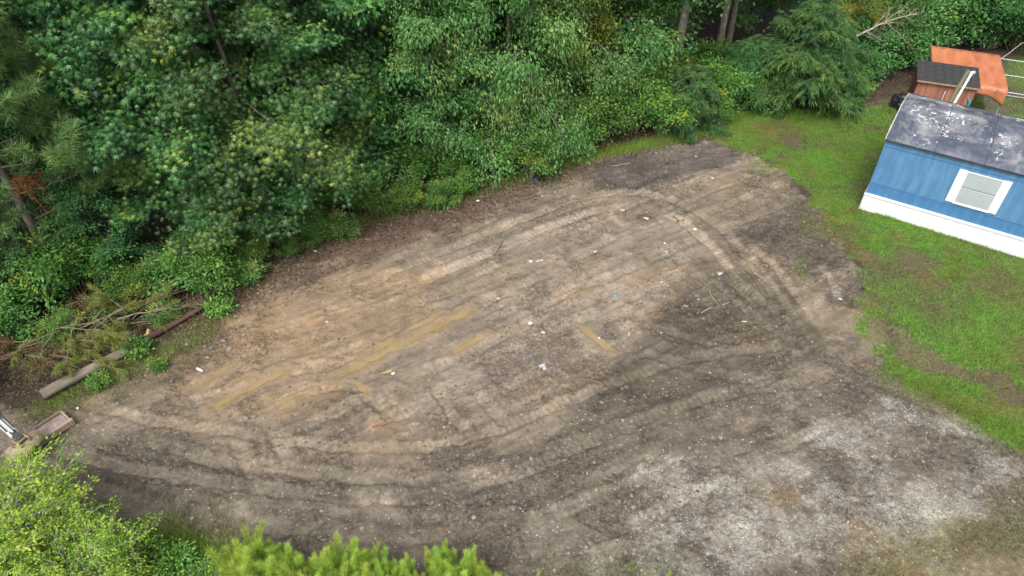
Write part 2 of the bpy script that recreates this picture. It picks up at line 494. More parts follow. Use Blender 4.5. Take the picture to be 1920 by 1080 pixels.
sward = np.array([.16, .14, .04]) * (1 - lawn_fr[:, None]) + np.array([.085, .19, .016]) * lawn_fr[:, None]
colr = colr * (1 - .9 * turf[:, None]) + sward * .9 * turf[:, None]
colr *= (1 + turf * (vnoise(X, Y, .2, 173, 4, .7) - .5) * 1.1)[:, None]
weedy = np.zeros(NV)
for k, p in enumerate([[(1400, 300), (1440, 300), (1440, 330), (1400, 320)], [(1500, 400), (1560, 410), (1560, 450), (1500, 440)], [(1480, 490), (1520, 490), (1520, 530), (1490, 520)], [(1650, 680), (1680, 680), (1690, 720), (1660, 720)], [(1210, 480), (1240, 480), (1240, 500), (1215, 500)]]):
    weedy = np.maximum(weedy, polymask(p, .3, .5, .4, 120 + k))
blend(weedy * .5, (.10, .11, .035))

# --- overall tone variation of the soil itself
soil = 1 - turf
streak_w = soil * m_lot * (1 - m_lane) * (1 - grav)
colr *= (1 + soil * (n_big - .5) * .30)[:, None]
colr *= (1 + soil * (n_mid - .5) * .45)[:, None]
colr *= (1 + streak_w * (n_streak - .5) * .38)[:, None]
colr *= (1 + soil * (n_fine - .5) * .6)[:, None]
lane_w = m_lane * soil
crumb = vnoise(X, Y, .30, 180, 5, .75)
blot = sstep(.50, .66, vnoise(X, Y, .75, 181, 5, .7))
colr *= (1 - soil * .30 * sstep(.54, .66, crumb) * (.12 + .88 * blot))[:, None]
colr *= (1 + soil * .18 * sstep(.53, .64, vnoise(X, Y, .5, 182, 5, .7)))[:, None]
# scrape marks: along the grading passes, and following the curve of the lane and the turning arc
def curved_streak(pts, reach, su, sv, seed):
    P_ = smooth_line([G(*p)[:2] for p in pts])
    sel, d, arc, L = line_field(P_, reach)
    T_ = np.gradient(P_, axis=0); Nn_ = unit2(np.stack([-T_[:, 1], T_[:, 0]], 1))
    al = np.concatenate([[0], np.cumsum(np.linalg.norm(np.diff(P_, axis=0), axis=1))])
    cx = np.interp(arc, al, P_[:, 0]); cy = np.interp(arc, al, P_[:, 1])
    nx_ = np.interp(arc, al, Nn_[:, 0]); ny_ = np.interp(arc, al, Nn_[:, 1])
    sg = np.sign((X[sel] - cx) * nx_ + (Y[sel] - cy) * ny_)
    f = np.zeros(NV)
    f[sel] = (vnoise(arc / su, d * sg, sv, seed, 4, .6) - .5) * (1 - sstep(reach * .6, reach, d))
    return f
def unit2(v): return v / np.maximum(np.linalg.norm(v, axis=1, keepdims=True), 1e-9)
st_lane = curved_streak([(60, 790), (260, 860), (500, 920), (720, 945), (900, 930), (1080, 880), (1250, 815), (1420, 750), (1560, 690)], 3.2, 14.0, .30, 190) * m_lane
st_lane2 = curved_streak([(60, 790), (260, 860), (500, 920), (720, 945), (900, 930), (1080, 880), (1250, 815), (1420, 750), (1560, 690)], 3.2, 8.0, .13, 191) * m_lane
st_arc = curved_streak([(960, 420), (1110, 372), (1220, 372), (1320, 420), (1400, 500), (1500, 630)], 1.6, 12.0, .22, 192) * (1 - m_lane)
st_top = curved_streak([(1190, 400), (1300, 355), (1400, 325), (1480, 330)], 2.2, 14.0, .24, 193)
st_fine = (vnoise(Us / 14.0, Vs_, .15, 194, 3, .6) - .5) * streak_w
colr *= (1 + soil * (st_lane * .65 + st_lane2 * .65 + st_arc * .6 + st_top * .75 + st_fine * .6))[:, None]
Zg += soil * (st_lane * .045 + st_lane2 * .03 + st_arc * .06 + st_top * .07 + st_fine * .045)
tan = sstep(.55, .68, vnoise(X, Y, 1.3, 183, 5, .65)) * soil * m_lot * (1 - m_lane * .6)
colr *= 1 + tan[:, None] * np.array([.04, .0, -.07])

# --- relief
Zg += (n_big - .5) * .10 * near
Zg += soil * m_lot * (n_mid - .5) * .085
rough_patch = .45 + 1.1 * sstep(.42, .65, vnoise(X, Y, 1.7, 130, 4))
churn = np.clip(sstep(.40, .62, vnoise(X, Y, 1.5, 130, 5, .62)) + .8 * (1 - soil) + .5 * grav + .5 * (1 - m_lot) + .25 * m_lane + m_torn, 0, 1)
clod = soil * m_lot * (.25 + 1.1 * churn) * ((n_fine - .5) * .10 + (vnoise(X, Y, .11, 131, 2) - .5) * .06)
Zs = streak_w * ((n_streak - .5) * .05 + (n_streak2 - .5) * .035)
Zg += Zs

D = lambda a, b: (a, b)
track([(330, 760), (420, 740), (540, 690), (700, 640), (800, 590), (900, 540)], .4, .05, .03, .01, .17, .35, None, 1)
track([(300, 800), (400, 768), (530, 700), (700, 672), (800, 622), (880, 580), (960, 540)], .42, .06, .035, .01, .17, .3, None, 2)
track([(560, 800), (700, 740), (820, 690), (940, 630), (1040, 560), (1150, 500)], .42, .05, .035, .012, .17, .6, None, 3)
track([(640, 830), (760, 770), (880, 700), (1010, 640), (1100, 590)], .42, .04, .03, .012, .17, .5, None, 4)
track([(760, 520), (880, 470), (1000, 420), (1110, 380), (1210, 375), (1300, 410), (1370, 470), (1420, 540), (1490, 625)], .42, .05, .03, .014, .17, 1.0, 1.0, 5, .55)
track([(1200, 385), (1300, 340), (1400, 305), (1440, 300)], .36, .05, .03, .012, .17, .6, None, 6)
track([(1230, 405), (1330, 360), (1430, 320), (1475, 330)], .36, .05, .03, .012, .17, .6, None, 7)
track([(1330, 400), (1400, 370), (1470, 340)], .36, .05, .03, .012, .17, .5, None, 8)
track([(1360, 430), (1430, 400), (1500, 370)], .36, .06, .04, .012, .17, .3, None, 9)
track([(1380, 470), (1430, 500), (1470, 560), (1500, 620)], .34, .06, .04, .012, .17, .9, .9, 10, .75)
track([(1355, 520), (1400, 560), (1450, 600), (1495, 630)], .32, .08, .05, .018, .17, 1.0, .75, 11, .85)
track([(1190, 630), (1280, 655), (1370, 680), (1450, 690), (1520, 670)], .38, .05, .035, .012, .17, .4, 1.2, 12)
track([(100, 790), (260, 830), (420, 855), (600, 880), (760, 885), (900, 860), (1020, 820), (1130, 770), (1300, 710), (1500, 680)], .36, .04, .024, .016, .19, .9, 1.5, 13, .6)
track([(180, 850), (330, 900), (520, 930), (720, 950), (900, 940), (1080, 890), (1240, 830), (1400, 780), (1520, 720)], .42, .026, .016, .014, .19, .6, 1.6, 14)
track([(230, 900), (420, 970), (650, 1010), (900, 1030), (1100, 990), (1250, 940)], .42, .02, .012, .012, .19, .5, 1.5, 15)
track([(470, 800), (490, 840), (510, 880), (515, 905)], .4, .045, .03, .016, .17, 1.0, .9, 16, .8)
track([(300, 830), (450, 880), (640, 900), (800, 900), (950, 880)], .3, .04, .03, .01, .17, .3, None, 17)
track([(830, 690), (860, 740), (900, 790), (960, 830)], .34, .05, .035, .014, .16, .3, 1.0, 18)
track([(560, 740), (640, 720), (690, 740), (730, 790), (760, 850)], .36, .05, .035, .012, .17, .5, None, 19)
track([(1500, 470), (1545, 540), (1560, 600)], .34, .05, .035, .014, .17, .6, .8, 20)
track([(1120, 960), (1220, 900), (1330, 850), (1450, 790), (1560, 740)], .4, .025, .02, .01, .19, .3, 1.5, 21)
track([(640, 560), (760, 500), (880, 450), (980, 410)], .4, .04, .03, .012, .17, .5, None, 22)
track([(700, 600), (840, 540), (980, 470), (1080, 420)], .4, .04, .03, .012, .17, .5, None, 23)
track([(930, 560), (1050, 500), (1180, 430), (1260, 420)], .4, .04, .03, .012, .17, .6, None, 24)
track([(1000, 590), (1120, 530), (1230, 480), (1300, 450)], .4, .04, .03, .012, .17, .5, None, 25)
track([(1150, 640), (1210, 590), (1290, 540), (1350, 500)], .4, .04, .03, .012, .17, .4, None, 26)
clod *= (1 - .8 * smoothing)
Zg += clod
# churned berms
for pts, hgt, w in [([(640, 740), (690, 780), (730, 820), (760, 880)], .10, .3), ([(1320, 610), (1420, 640), (1490, 640)], .05, .2), ([(1390, 470), (1470, 440), (1560, 470), (1620, 540)], .10, .35), ([(1660, 745), (1750, 785), (1870, 850)], .06, .2), ([(1640, 600), (1740, 640), (1850, 690), (1930, 730)], .09, .35), ([(850, 880), (1000, 860), (1100, 800)], .07, .25), ([(400, 620), (560, 520), (720, 440), (870, 395), (1010, 345), (1150, 295)], .10, .4), ([(1210, 633), (1300, 655), (1370, 670)], .06, .15)]:
    P = smooth_line([G(*p)[:2] for p in pts])
    sel, d, arc, L = line_field(P, w * 2.5)
    lump = .4 + 1.2 * vnoise(X[sel], Y[sel], .3, 140, 3)
    Zg[sel] += hgt * np.exp(-(d / w) ** 2) * lump * sstep(0, .5, arc) * sstep(0, .5, L - arc)
colr *= (1 + .34 * lighten * soil)[:, None] * (1 - .14 * np.clip(loose, 0, 1) * soil)[:, None]

# --- puddles: hollows in the ruts, filled below
PUDDLES = [([(398, 764), (440, 742), (490, 716), (540, 690)], .14), ([(376, 728), (405, 708), (438, 686)], .12), ([(430, 726), (456, 712), (476, 700)], .07), ([(620, 712), (700, 672), (760, 642), (820, 612), (885, 578)], .15), ([(690, 664), (730, 640), (780, 612), (835, 585)], .08), ([(846, 664), (880, 645), (915, 624)], .11), ([(1080, 612), (1110, 630), (1146, 660)], .09), ([(495, 775), (540, 752), (590, 730)], .07), ([(645, 715), (672, 722), (692, 740)], .08)]
water_z = []
for pts, w in PUDDLES:
    P = smooth_line([G(*p)[:2] for p in pts])
    sel, d, arc, L = line_field(P, w * 2.8)
    end = np.minimum(sstep(-.05, .5, arc), sstep(-.05, .5, L - arc))
    wob = (vnoise(X[sel], Y[sel], .35, 150, 5, .7) - .5) * .34
    core = 1 - sstep(w * .35, w * .95, d + wob)
    calm = 1 - sstep(w * 1.5, w * 2.6, d)
    base = np.median(Zg[sel])
    tgt = base + .030 - .085 * core * end + (vnoise(X[sel], Y[sel], .16, 152, 3) - .5) * .05
    Zg[sel] = Zg[sel] * (1 - calm * .85) + tgt * calm * .85
    smoothing[sel] = np.maximum(smoothing[sel], calm)
    wet = (1 - sstep(w * .7, w * 2.6, d + wob * 1.6)) * .75
    colr[sel] = colr[sel] * (1 - wet[:, None]) + np.array([.20, .148, .088]) * wet[:, None]
    water_z.append(base + .004)

colr = np.clip(colr * np.array([.95, .945, .94]), .012, .6)
Zg *= sstep(0, 1, np.where(near, 1.0, 0.0)) 

def ground_z(x, y):
    i = np.clip(np.searchsorted(gx, x), 1, len(gx) - 1); j = np.clip(np.searchsorted(gy, y), 1, len(gy) - 1)
    return Zg.reshape(len(gx), len(gy))[i, j]

def at_ground(px, py, dz=0.0):
    p = G(px, py)
    return np.array([p[0], p[1], float(ground_z(p[0], p[1])) + dz])

def field(a, x, y):
    i = np.clip(np.searchsorted(gx, x), 0, len(gx) - 1); j = np.clip(np.searchsorted(gy, y), 0, len(gy) - 1)
    return a.reshape(len(gx), len(gy))[i, j]

m_ground, nt, bs, out = new_mat('soil')
ac = N(nt, 'ShaderNodeAttribute', attribute_name='soil_colour')
ag = N(nt, 'ShaderNodeAttribute', attribute_name='gravel')
tc = N(nt, 'ShaderNodeTexCoord')
nf = N(nt, 'ShaderNodeTexNoise', Scale=11.0, Detail=8.0, Roughness=.72)
nt.links.new(tc.outputs['Object'], nf.inputs['Vector'])
mr = N(nt, 'ShaderNodeMapRange'); mr.inputs['From Min'].default_value = .33; mr.inputs['From Max'].default_value = .67; mr.inputs['To Min'].default_value = .35; mr.inputs['To Max'].default_value = 1.6
nt.links.new(nf.outputs['Fac'], mr.inputs['Value'])
mul = N(nt, 'ShaderNodeMix', data_type='RGBA', blend_type='MULTIPLY'); mul.inputs[0].default_value = 1.0
ach = N(nt, 'ShaderNodeAttribute', attribute_name='churn')
nt.links.new(ac.outputs['Color'], mul.inputs[6]); nt.links.new(mr.outputs[0], mul.inputs[7])
chm = N(nt, 'ShaderNodeMapRange'); chm.inputs['To Min'].default_value = .30; chm.inputs['To Max'].default_value = .95
nt.links.new(ach.outputs['Fac'], chm.inputs['Value']); nt.links.new(chm.outputs[0], mul.inputs[0])
vo = N(nt, 'ShaderNodeTexVoronoi', Scale=34.0)
nt.links.new(tc.outputs['Object'], vo.inputs['Vector'])
sepc = N(nt, 'ShaderNodeSeparateColor')
nt.links.new(vo.outputs['Color'], sepc.inputs[0])
thr = N(nt, 'ShaderNodeMath', operation='MULTIPLY_ADD'); thr.inputs[1].default_value = -.40; thr.inputs[2].default_value = 1.0
nt.links.new(ag.outputs['Fac'], thr.inputs[0])
gt = N(nt, 'ShaderNodeMath', operation='GREATER_THAN')
nt.links.new(sepc.outputs[0], gt.inputs[0]); nt.links.new(thr.outputs[0], gt.inputs[1])
stone = ramp(nt, [(0.0, (.14, .125, .10)), (.5, (.24, .22, .185)), (1.0, (.42, .40, .36))])
nt.links.new(sepc.outputs[1], stone.inputs[0])
mixs = N(nt, 'ShaderNodeMix', data_type='RGBA')
nt.links.new(gt.outputs[0], mixs.inputs[0]); nt.links.new(mul.outputs[2], mixs.inputs[6]); nt.links.new(stone.outputs[0], mixs.inputs[7])
nt.links.new(mixs.outputs[2], bs.inputs['Base Color'])
bs.inputs['Roughness'].default_value = .72
bs.inputs['Specular IOR Level'].default_value = .35
nb = N(nt, 'ShaderNodeTexNoise', Scale=4.5, Detail=7.0, Roughness=.7)
nt.links.new(tc.outputs['Object'], nb.inputs['Vector'])
b0 = N(nt, 'ShaderNodeBump', Strength=.8, Distance=.13)
nt.links.new(nb.outputs['Fac'], b0.inputs['Height'])
b1 = N(nt, 'ShaderNodeBump', Strength=1.0, Distance=.07)
nt.links.new(b0.outputs[0], b1.inputs['Normal'])
nt.links.new(chm.outputs[0], b1.inputs['Strength']); nt.links.new(chm.outputs[0], b0.inputs['Strength'])
nt.links.new(nf.outputs['Fac'], b1.inputs['Height'])
nt.links.new(b1.outputs[0], bs.inputs['Normal'])

ni, nj = len(gx), len(gy)
I, J = np.meshgrid(np.arange(ni - 1), np.arange(nj - 1), indexing='ij')
a0 = (I * nj + J).ravel()
Fq = np.stack([a0, a0 + nj, a0 + nj + 1, a0 + 1], 1)
me = mesh_np('ground', np.stack([X, Y, Zg], 1), Fq, m_ground, smooth=True)
ca = me.attributes.new('soil_colour', 'FLOAT_COLOR', 'POINT')
ca.data.foreach_set('color', np.concatenate([colr, np.ones((NV, 1))], 1).astype(np.float32).ravel())
cha = me.attributes.new('churn', 'FLOAT', 'POINT')
cha.data.foreach_set('value', np.clip(churn * (1 - .85 * smoothing), 0, 1).astype(np.float32))
ga = me.attributes.new('gravel', 'FLOAT', 'POINT')
ga.data.foreach_set('value', np.clip(grav * .8 + .05 * lane_w, 0, 1).astype(np.float32))
tag(link('ground', me), 'bare churned clay lot with gravel, lawn soil and wood floor', None, None, 'structure')

# muddy water standing in the ruts
m_water, nt, bs, out = new_mat('muddy_water')
tc = N(nt, 'ShaderNodeTexCoord')
nn = N(nt, 'ShaderNodeTexNoise', Scale=1.2, Detail=3.0)
nt.links.new(tc.outputs['Object'], nn.inputs['Vector'])
r = ramp(nt, [(.3, (.20, .145, .068)), (.7, (.27, .195, .105))])
nt.links.new(nn.outputs['Fac'], r.inputs[0]); nt.links.new(r.outputs[0], bs.inputs['Base Color'])
bs.inputs['Roughness'].default_value = .06
bs.inputs['IOR'].default_value = 1.33
for k, (pts, w) in enumerate(PUDDLES):
    P = smooth_line([G(*p)[:2] for p in pts])
    ext = w * 1.3
    P = np.vstack([P[0] - (P[1] - P[0]) / np.linalg.norm(P[1] - P[0]) * ext, P, P[-1] + (P[-1] - P[-2]) / np.linalg.norm(P[-1] - P[-2]) * ext])
    a, b = offset_line(P, w * 1.5), offset_line(P, -w * 1.5)
    n = len(P)
    V = np.concatenate([np.column_stack([a, np.full(n, water_z[k])]), np.column_stack([b, np.full(n, water_z[k])])])
    F = np.array([(i, n + i, n + i + 1, i + 1) for i in range(n - 1)])
    o = link('puddle', mesh_np('puddle', V, F, m_water))
    tag(o, None, None, None, 'structure')

# ------------------------------------------------------------------ mobile home
M['siding'] = mottled('blue_siding', [(0.25, (.055, .145, .27)), (0.5, (.078, .20, .36)), (0.75, (.13, .275, .43))], scale=2.2, bscale=14, bump=.25, stretch=(2.2, 1, .35), rough=.55, detail=7)
M['siding_band'] = mottled('blue_band', [(0.25, (.042, .135, .28)), (0.5, (.053, .165, .33)), (0.75, (.08, .21, .385))], scale=2.0, bscale=14, bump=.25, stretch=(2.5, 1, .4), rough=.6, detail=7)
M['white_paint'] = mottled('white_paint', [(0.3, (.66, .67, .67)), (0.7, (.75, .75, .74))], scale=2.5, rough=.5, bump=.1)
M['white_vinyl'] = mottled('white_vinyl', [(0.25, (.60, .61, .61)), (0.45, (.67, .68, .69)), (0.75, (.70, .71, .72))], scale=1.4, rough=.45, bump=.1, detail=6)
M['dark_edge'] = mottled('dark_edge', [(0.3, (.02, .02, .022)), (0.7, (.05, .05, .055))], scale=6, rough=.6)
M['dirty_trim'] = mottled('dirty_trim', [(0.3, (.3, .29, .27)), (0.7, (.55, .54, .52))], scale=4, rough=.5)
M['blind'] = mottled('blind', [(0.3, (.50, .515, .50)), (0.7, (.58, .595, .58))], scale=3, rough=.7, bump=.05)
M['grey_metal'] = mottled('grey_metal', [(0.3, (.3, .31, .32)), (0.7, (.45, .46, .47))], scale=5, rough=.4, metallic=.6)
m, nt, bs, out = new_mat('window_glass')
bs.inputs['Base Color'].default_value = (.9, .95, .95, 1)
bs.inputs['Roughness'].default_value = .03
bs.inputs['Transmission Weight'].default_value = 1.0
bs.inputs['IOR'].default_value = 1.08
M['glass'] = m

# weathered roof coating: slate blue-grey with chalky worn patches, white flakes and run-off streaks
m, nt, bs, out = new_mat('roof_coating')
tc = N(nt, 'ShaderNodeTexCoord')
def rn(scale, detail, stretch=(1, 1, 1), rough=.6, dist=0.0):
    mp = N(nt, 'ShaderNodeMapping'); mp.inputs['Scale'].default_value = stretch
    nt.links.new(tc.outputs['Object'], mp.inputs['Vector'])
    n = N(nt, 'ShaderNodeTexNoise', Scale=scale, Detail=detail, Roughness=rough, Distortion=dist)
    nt.links.new(mp.outputs[0], n.inputs['Vector'])
    return n
def rmix(fac, a, b):
    x = N(nt, 'ShaderNodeMix', data_type='RGBA')
    nt.links.new(fac, x.inputs[0])
    for s, v in ((6, a), (7, b)):
        if isinstance(v, tuple): x.inputs[s].default_value = (*v, 1)
        else: nt.links.new(v, x.inputs[s])
    return x.outputs[2]
def rthr(node, a, b):
    r = N(nt, 'ShaderNodeMapRange'); r.inputs['From Min'].default_value = a; r.inputs['From Max'].default_value = b
    nt.links.new(node.outputs['Fac'], r.inputs['Value'])
    return r.outputs[0]
base = ramp(nt, [(.3, (.03, .037, .055)), (.5, (.052, .062, .09)), (.7, (.11, .122, .155))])
nt.links.new(rn(.9, 6, rough=.65).outputs['Fac'], base.inputs[0])
c1 = rmix(rthr(rn(.55, 8, rough=.7, dist=.6), .46, .66), base.outputs[0], (.235, .235, .25))
c2 = rmix(rthr(rn(2.6, 6, (1, .25, 1), rough=.65), .53, .80), c1, (.30, .29, .28))
flk = N(nt, 'ShaderNodeMath', operation='MULTIPLY')
nt.links.new(rthr(rn(4.2, 6, rough=.72, dist=1.3), .565, .60), flk.inputs[0]); nt.links.new(rthr(rn(.55, 3), .45, .54), flk.inputs[1])
c3 = rmix(flk.outputs[0], c2, (.74, .75, .76))
nt.links.new(c3, bs.inputs['Base Color'])
bs.inputs['Roughness'].default_value = .5
bp = N(nt, 'ShaderNodeBump', Strength=.3, Distance=.01)
nt.links.new(rn(9, 6).outputs['Fac'], bp.inputs['Height']); nt.links.new(bp.outputs[0], bs.inputs['Normal'])
M['roof'] = m

HOME_YAW = math.radians(-33.4)
HA = G(1613, 391)
home = empty('mobile_home', (HA[0], HA[1], 0), HOME_YAW)
tag(home, 'blue single-wide mobile home with white skirting and worn slate-grey roof', 'mobile home')
HL, HW, HS, HE = 14.0, 4.27, .72, 3.0
# sheathing box, then siding in three courses set proud of one another
Part().box(.02, HL - .02, .03, HW - .03, HS, HE - .02).build('wall', M['siding'], home)
Part().box(.0, HL, -.004, .028, 1.205, 2.715).build('siding_panel', M['siding'], home)
Part().box(.0, HL, -.012, .028, HS + .01, 1.195).build('lower_siding_panel', M['siding_band'], home)
Part().box(.0, HL, -.012, .028, 2.725, HE - .03).build('upper_siding_panel', M['siding'], home)
Part().box(-.004, HL, -.022, -.0125, 1.183, 1.207).build('trim_strip', M['siding_band'], home)
Part().box(-.004, HL, -.022, -.0125, 2.712, 2.736).build('trim_strip', M['siding_band'], home)
for zc in (1.75, 2.3): pass
batten = None
for i in range(1, 12):          # panel joints, 1.22 m sheets
    x = i * 1.22
    if 2.4 < x < 4.15: continue
    if batten is None:
        batten = Part().box(-.008, .008, -.0075, -.0045, 1.208, 2.711).build('panel_joint', M['siding_band'], home)
        batten.location.x = x
    else:
        b = batten.copy(); COL.objects.link(b); b.location.x = x
Part().box(-.02, .02, -.03, .028, HS + .012, HE - .032).build('corner_trim', M['siding'], home)
Part().box(-.028, .0, .03, HW - .02, HS + .012, HE - .032).build('end_wall', M['siding'], home)
# skirting: separate vinyl panels under a rail
sk = None
for i in range(35):
    x = i * .4
    if sk is None:
        p = Part().box(-.03, .368, -.045, -.028, -.06, .66)
        for k in range(3): p.box(-.02 + k * .13, .10 + k * .13, -.0485, -.0445, -.06, .66)
        sk = p.build('skirting_panel', M['white_vinyl'], home, bevel=.002)
    else:
        b = sk.copy(); COL.objects.link(b); b.location.x = x
Part().box(-.06, HL, -.075, -.01, .66, .735).build('skirting_rail', M['white_paint'], home, bevel=.006)
Part().box(-.058, HL, -.072, -.026, -.06, .02).build('skirting_base', M['dirty_trim'], home, bevel=.005)
Part().box(-.06, -.035, -.02, HW, -.06, .70).build('end_skirting', M['white_vinyl'], home)
# bowed roof
rv, rf = [], []
prof = [(-.07, 2.985), (0.25, 3.06), (.7, 3.17), (1.2, 3.28), (1.7, 3.365), (2.15, 3.40), (2.6, 3.365), (3.1, 3.28), (3.6, 3.17), (4.0, 3.07), (4.34, 2.985)]
p = Part()
xs = np.linspace(-.05, HL, 30)
V = [(x, y, z + .006 * math.sin(x * 9 + y * 3)) for x in xs for y, z in prof]
np_ = len(prof)
p.add(V, [(i * np_ + j, (i + 1) * np_ + j, (i + 1) * np_ + j + 1, i * np_ + j + 1) for i in range(len(xs) - 1) for j in range(np_ - 1)])
V2 = [(x, y, z - .05) for x, y, z in V]
p.add(V2, [(i * np_ + j + 1, (i + 1) * np_ + j + 1, (i + 1) * np_ + j, i * np_ + j) for i in range(len(xs) - 1) for j in range(np_ - 1)])
roof = p.build('roof', M['roof'], home, smooth=True)
seam = None
for i in range(1, 9):
    x = i * 1.55
    P = [(0, y, z + .012) for y, z in prof]
    if seam is None:
        seam = Part().tube(P, .014, 6).build('roof_seam', M['roof'], roof); seam.location.x = x
    else:
        b = seam.copy(); COL.objects.link(b); b.location.x = x
Part().box(-.06, HL, -.105, -.072, 2.945, 2.995).build('drip_edge', M['dark_edge'], home)
Part().box(-.06, HL, 4.345, 4.375, 2.945, 2.995).build('rear_drip_edge', M['dark_edge'], home)
p = Part()
for (y0, z0), (y1, z1) in zip(prof[:-1], prof[1:]):
    p.add([(-.085, y0, z0 - .07), (-.085, y1, z1 - .07), (-.085, y1, z1 + .02), (-.085, y0, z0 + .02), (-.052, y0, z0 - .07), (-.052, y1, z1 - .07), (-.052, y1, z1 + .02), (-.052, y0, z0 + .02)], [(3, 2, 1, 0), (4, 5, 6, 7), (3, 7, 6, 2), (0, 1, 5, 4)])
p.build('rake_trim', M['dirty_trim'], home)
# end gable under the bow
Part().add([(-.03, y, z) for y, z in prof] + [(-.03, 4.27, 2.9), (-.03, 0, 2.9)], [tuple(range(len(prof) + 2))]).build('gable', M['siding'], home)
# window with its two shutters
win = Part()
x0, x1, z0, z1 = 2.745, 3.85, 1.33, 2.59
for a in ((x0, x1, z0, z0 + .04), (x0, x1, z1 - .04, z1), (x0, x0 + .035, z0 + .04, z1 - .04), (x1 - .035, x1, z0 + .04, z1 - .04)):
    win.box(a[0], a[1], -.035, -.0135, a[2], a[3])
w = win.build('window', M['white_paint'], home, bevel=.003)
Part().box(x0 - .01, x1 + .01, -.06, -.0355, z0 - .03, z0 + .012).build('sill', M['white_paint'], w, bevel=.004)
zm = 1.97
Part().box(x0 + .036, x1 - .036, -.034, -.016, zm - .03, zm - .004).build('meeting_rail', M['white_paint'], w)
Part().box(x0 + .036, x1 - .036, -.030, -.016, zm - .002, zm + .018).build('rail_shadow_strip', M['dark_edge'], w)  # dark strip painted in as the meeting rail's shadow line
for za, zb in ((z0 + .06, zm - .032), (zm + .02, z1 - .042)):
    Part().box(x0 + .037, x1 - .037, -.020, -.017, za, zb).build('pane', M['glass'], w)
Part().box(x0 + .04, x1 - .04, -.0155, -.0135, z0 + .045, z1 - .045).build('blind', M['blind'], w)
Part().box(x0 + .036, x1 - .036, -.027, -.0165, z0 + .041, z0 + .058).build('lower_sash_rail', M['grey_metal'], w)
for xa, xb in ((2.49, 2.742), (3.853, 4.10)):
    sh = Part().box(xa, xb, -.040, -.0135, 1.31, 2.61).build('shutter', M['white_paint'], home, bevel=.006)

# ------------------------------------------------------------------ yard behind the home
M['ply_red'] = mottled('stained_plywood', [(0.3, (.20, .075, .05)), (0.55, (.31, .13, .085)), (0.75, (.42, .21, .14))], scale=2.5, bscale=20, bump=.3, stretch=(2.5, 2.5, .3), rough=.85, detail=7)
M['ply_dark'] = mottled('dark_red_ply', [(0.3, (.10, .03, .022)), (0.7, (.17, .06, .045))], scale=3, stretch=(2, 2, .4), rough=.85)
M['shingle'] = mottled('black_shingle', [(0.3, (.014, .014, .015)), (0.55, (.028, .028, .029)), (0.75, (.065, .062, .058))], scale=5, bscale=60, bump=.8, stretch=(.4, 1.5, 1), rough=.9)
M['old_wood'] = mottled('old_wood', [(0.3, (.19, .15, .10)), (0.7, (.36, .29, .20))], scale=5, stretch=(3, 3, .3), rough=.9)
M['post_wood'] = mottled('post_wood', [(0.3, (.09, .085, .045)), (0.7, (.17, .16, .09))], scale=5, stretch=(3, 3, .3), rough=.9)
M['tarp'] = mottled('orange_tarp', [(0.2, (.22, .075, .035)), (0.5, (.40, .135, .062)), (0.8, (.50, .20, .11))], scale=1.1, bscale=3, bump=.7, stretch=(2.2, .6, 1), rough=.5, detail=6, bdist=.05)
M['galv'] = mottled('galvanised', [(0.3, (.33, .35, .37)), (0.7, (.52, .55, .58))], scale=7, rough=.4, metallic=.5)
M['black_plastic'] = mottled('black_plastic', [(0.3, (.010, .010, .011)), (0.7, (.025, .025, .027))], scale=5, rough=.4, bump=.5, bscale=8, bdist=.05)
M['teal'] = mottled('teal_plastic', [(0.3, (.03, .20, .25)), (0.7, (.06, .30, .35))], scale=5, rough=.4)

SY = math.radians(-21)
S0 = G(1722, 150, 1.95)
shed = empty('wooden_shed', (S0[0], S0[1], 0), SY)
tag(shed, 'small reddish plywood shed with black shingle roof behind the mobile home', 'shed')
W_, D_ = 2.42, 1.55
for i in range(2):
    Part().box(.04 + i * 1.17, .04 + i * 1.17 + 1.165, .05, .07, 0, 1.90).build('wall_sheet', M['ply_red'], shed)
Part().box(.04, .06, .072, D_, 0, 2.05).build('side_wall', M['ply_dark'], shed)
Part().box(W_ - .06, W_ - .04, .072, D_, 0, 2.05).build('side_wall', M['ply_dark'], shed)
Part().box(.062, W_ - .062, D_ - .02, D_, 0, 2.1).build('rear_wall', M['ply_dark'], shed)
Part().box(1.17, 1.25, .025, .049, 0, 1.90).build('batten', M['ply_red'], shed)
Part().box(1.20, 1.225, .005, .024, .9, 1.62).build('door_latch_bar', M['white_paint'], shed)
sl = math.atan2(.22, D_ + .1)
RM = Matrix.Translation((0, -.06, 1.94)) @ Matrix.Rotation(sl, 4, 'X')
Part().box(-.04, W_ + .04, 0, D_ + .16, 0, .03, RM).build('roof_deck', M['old_wood'], shed)
srow = None
for k in range(8):
    for c in range(7):
        wd = (W_ + .08) / 7
        o = Part().box(-.04 + c * wd + .004, -.04 + (c + 1) * wd - .004, k * .213 + .0, k * .213 + .235, .031 + .004 * ((k + c) % 2), .044 + .004 * ((k + c) % 2),
                       RM @ Matrix.Translation((0, 0, .0)) @ Matrix.Rotation(0, 4, 'X')).build('shingle', M['shingle'], shed) if srow is None else None
        if srow is None:
            srow = o
            srow.data.transform(Matrix.Identity(4))
        else:
            b = srow.copy(); COL.objects.link(b)
            off = RM.to_3x3() @ Vector((c * wd, k * .213, .005 * ((k + c) % 2) + .002 * k))
            b.location = off
Part().box(-.045, W_ + .045, -.085, -.062, 1.90, 1.965).build('fascia', M['old_wood'], shed)

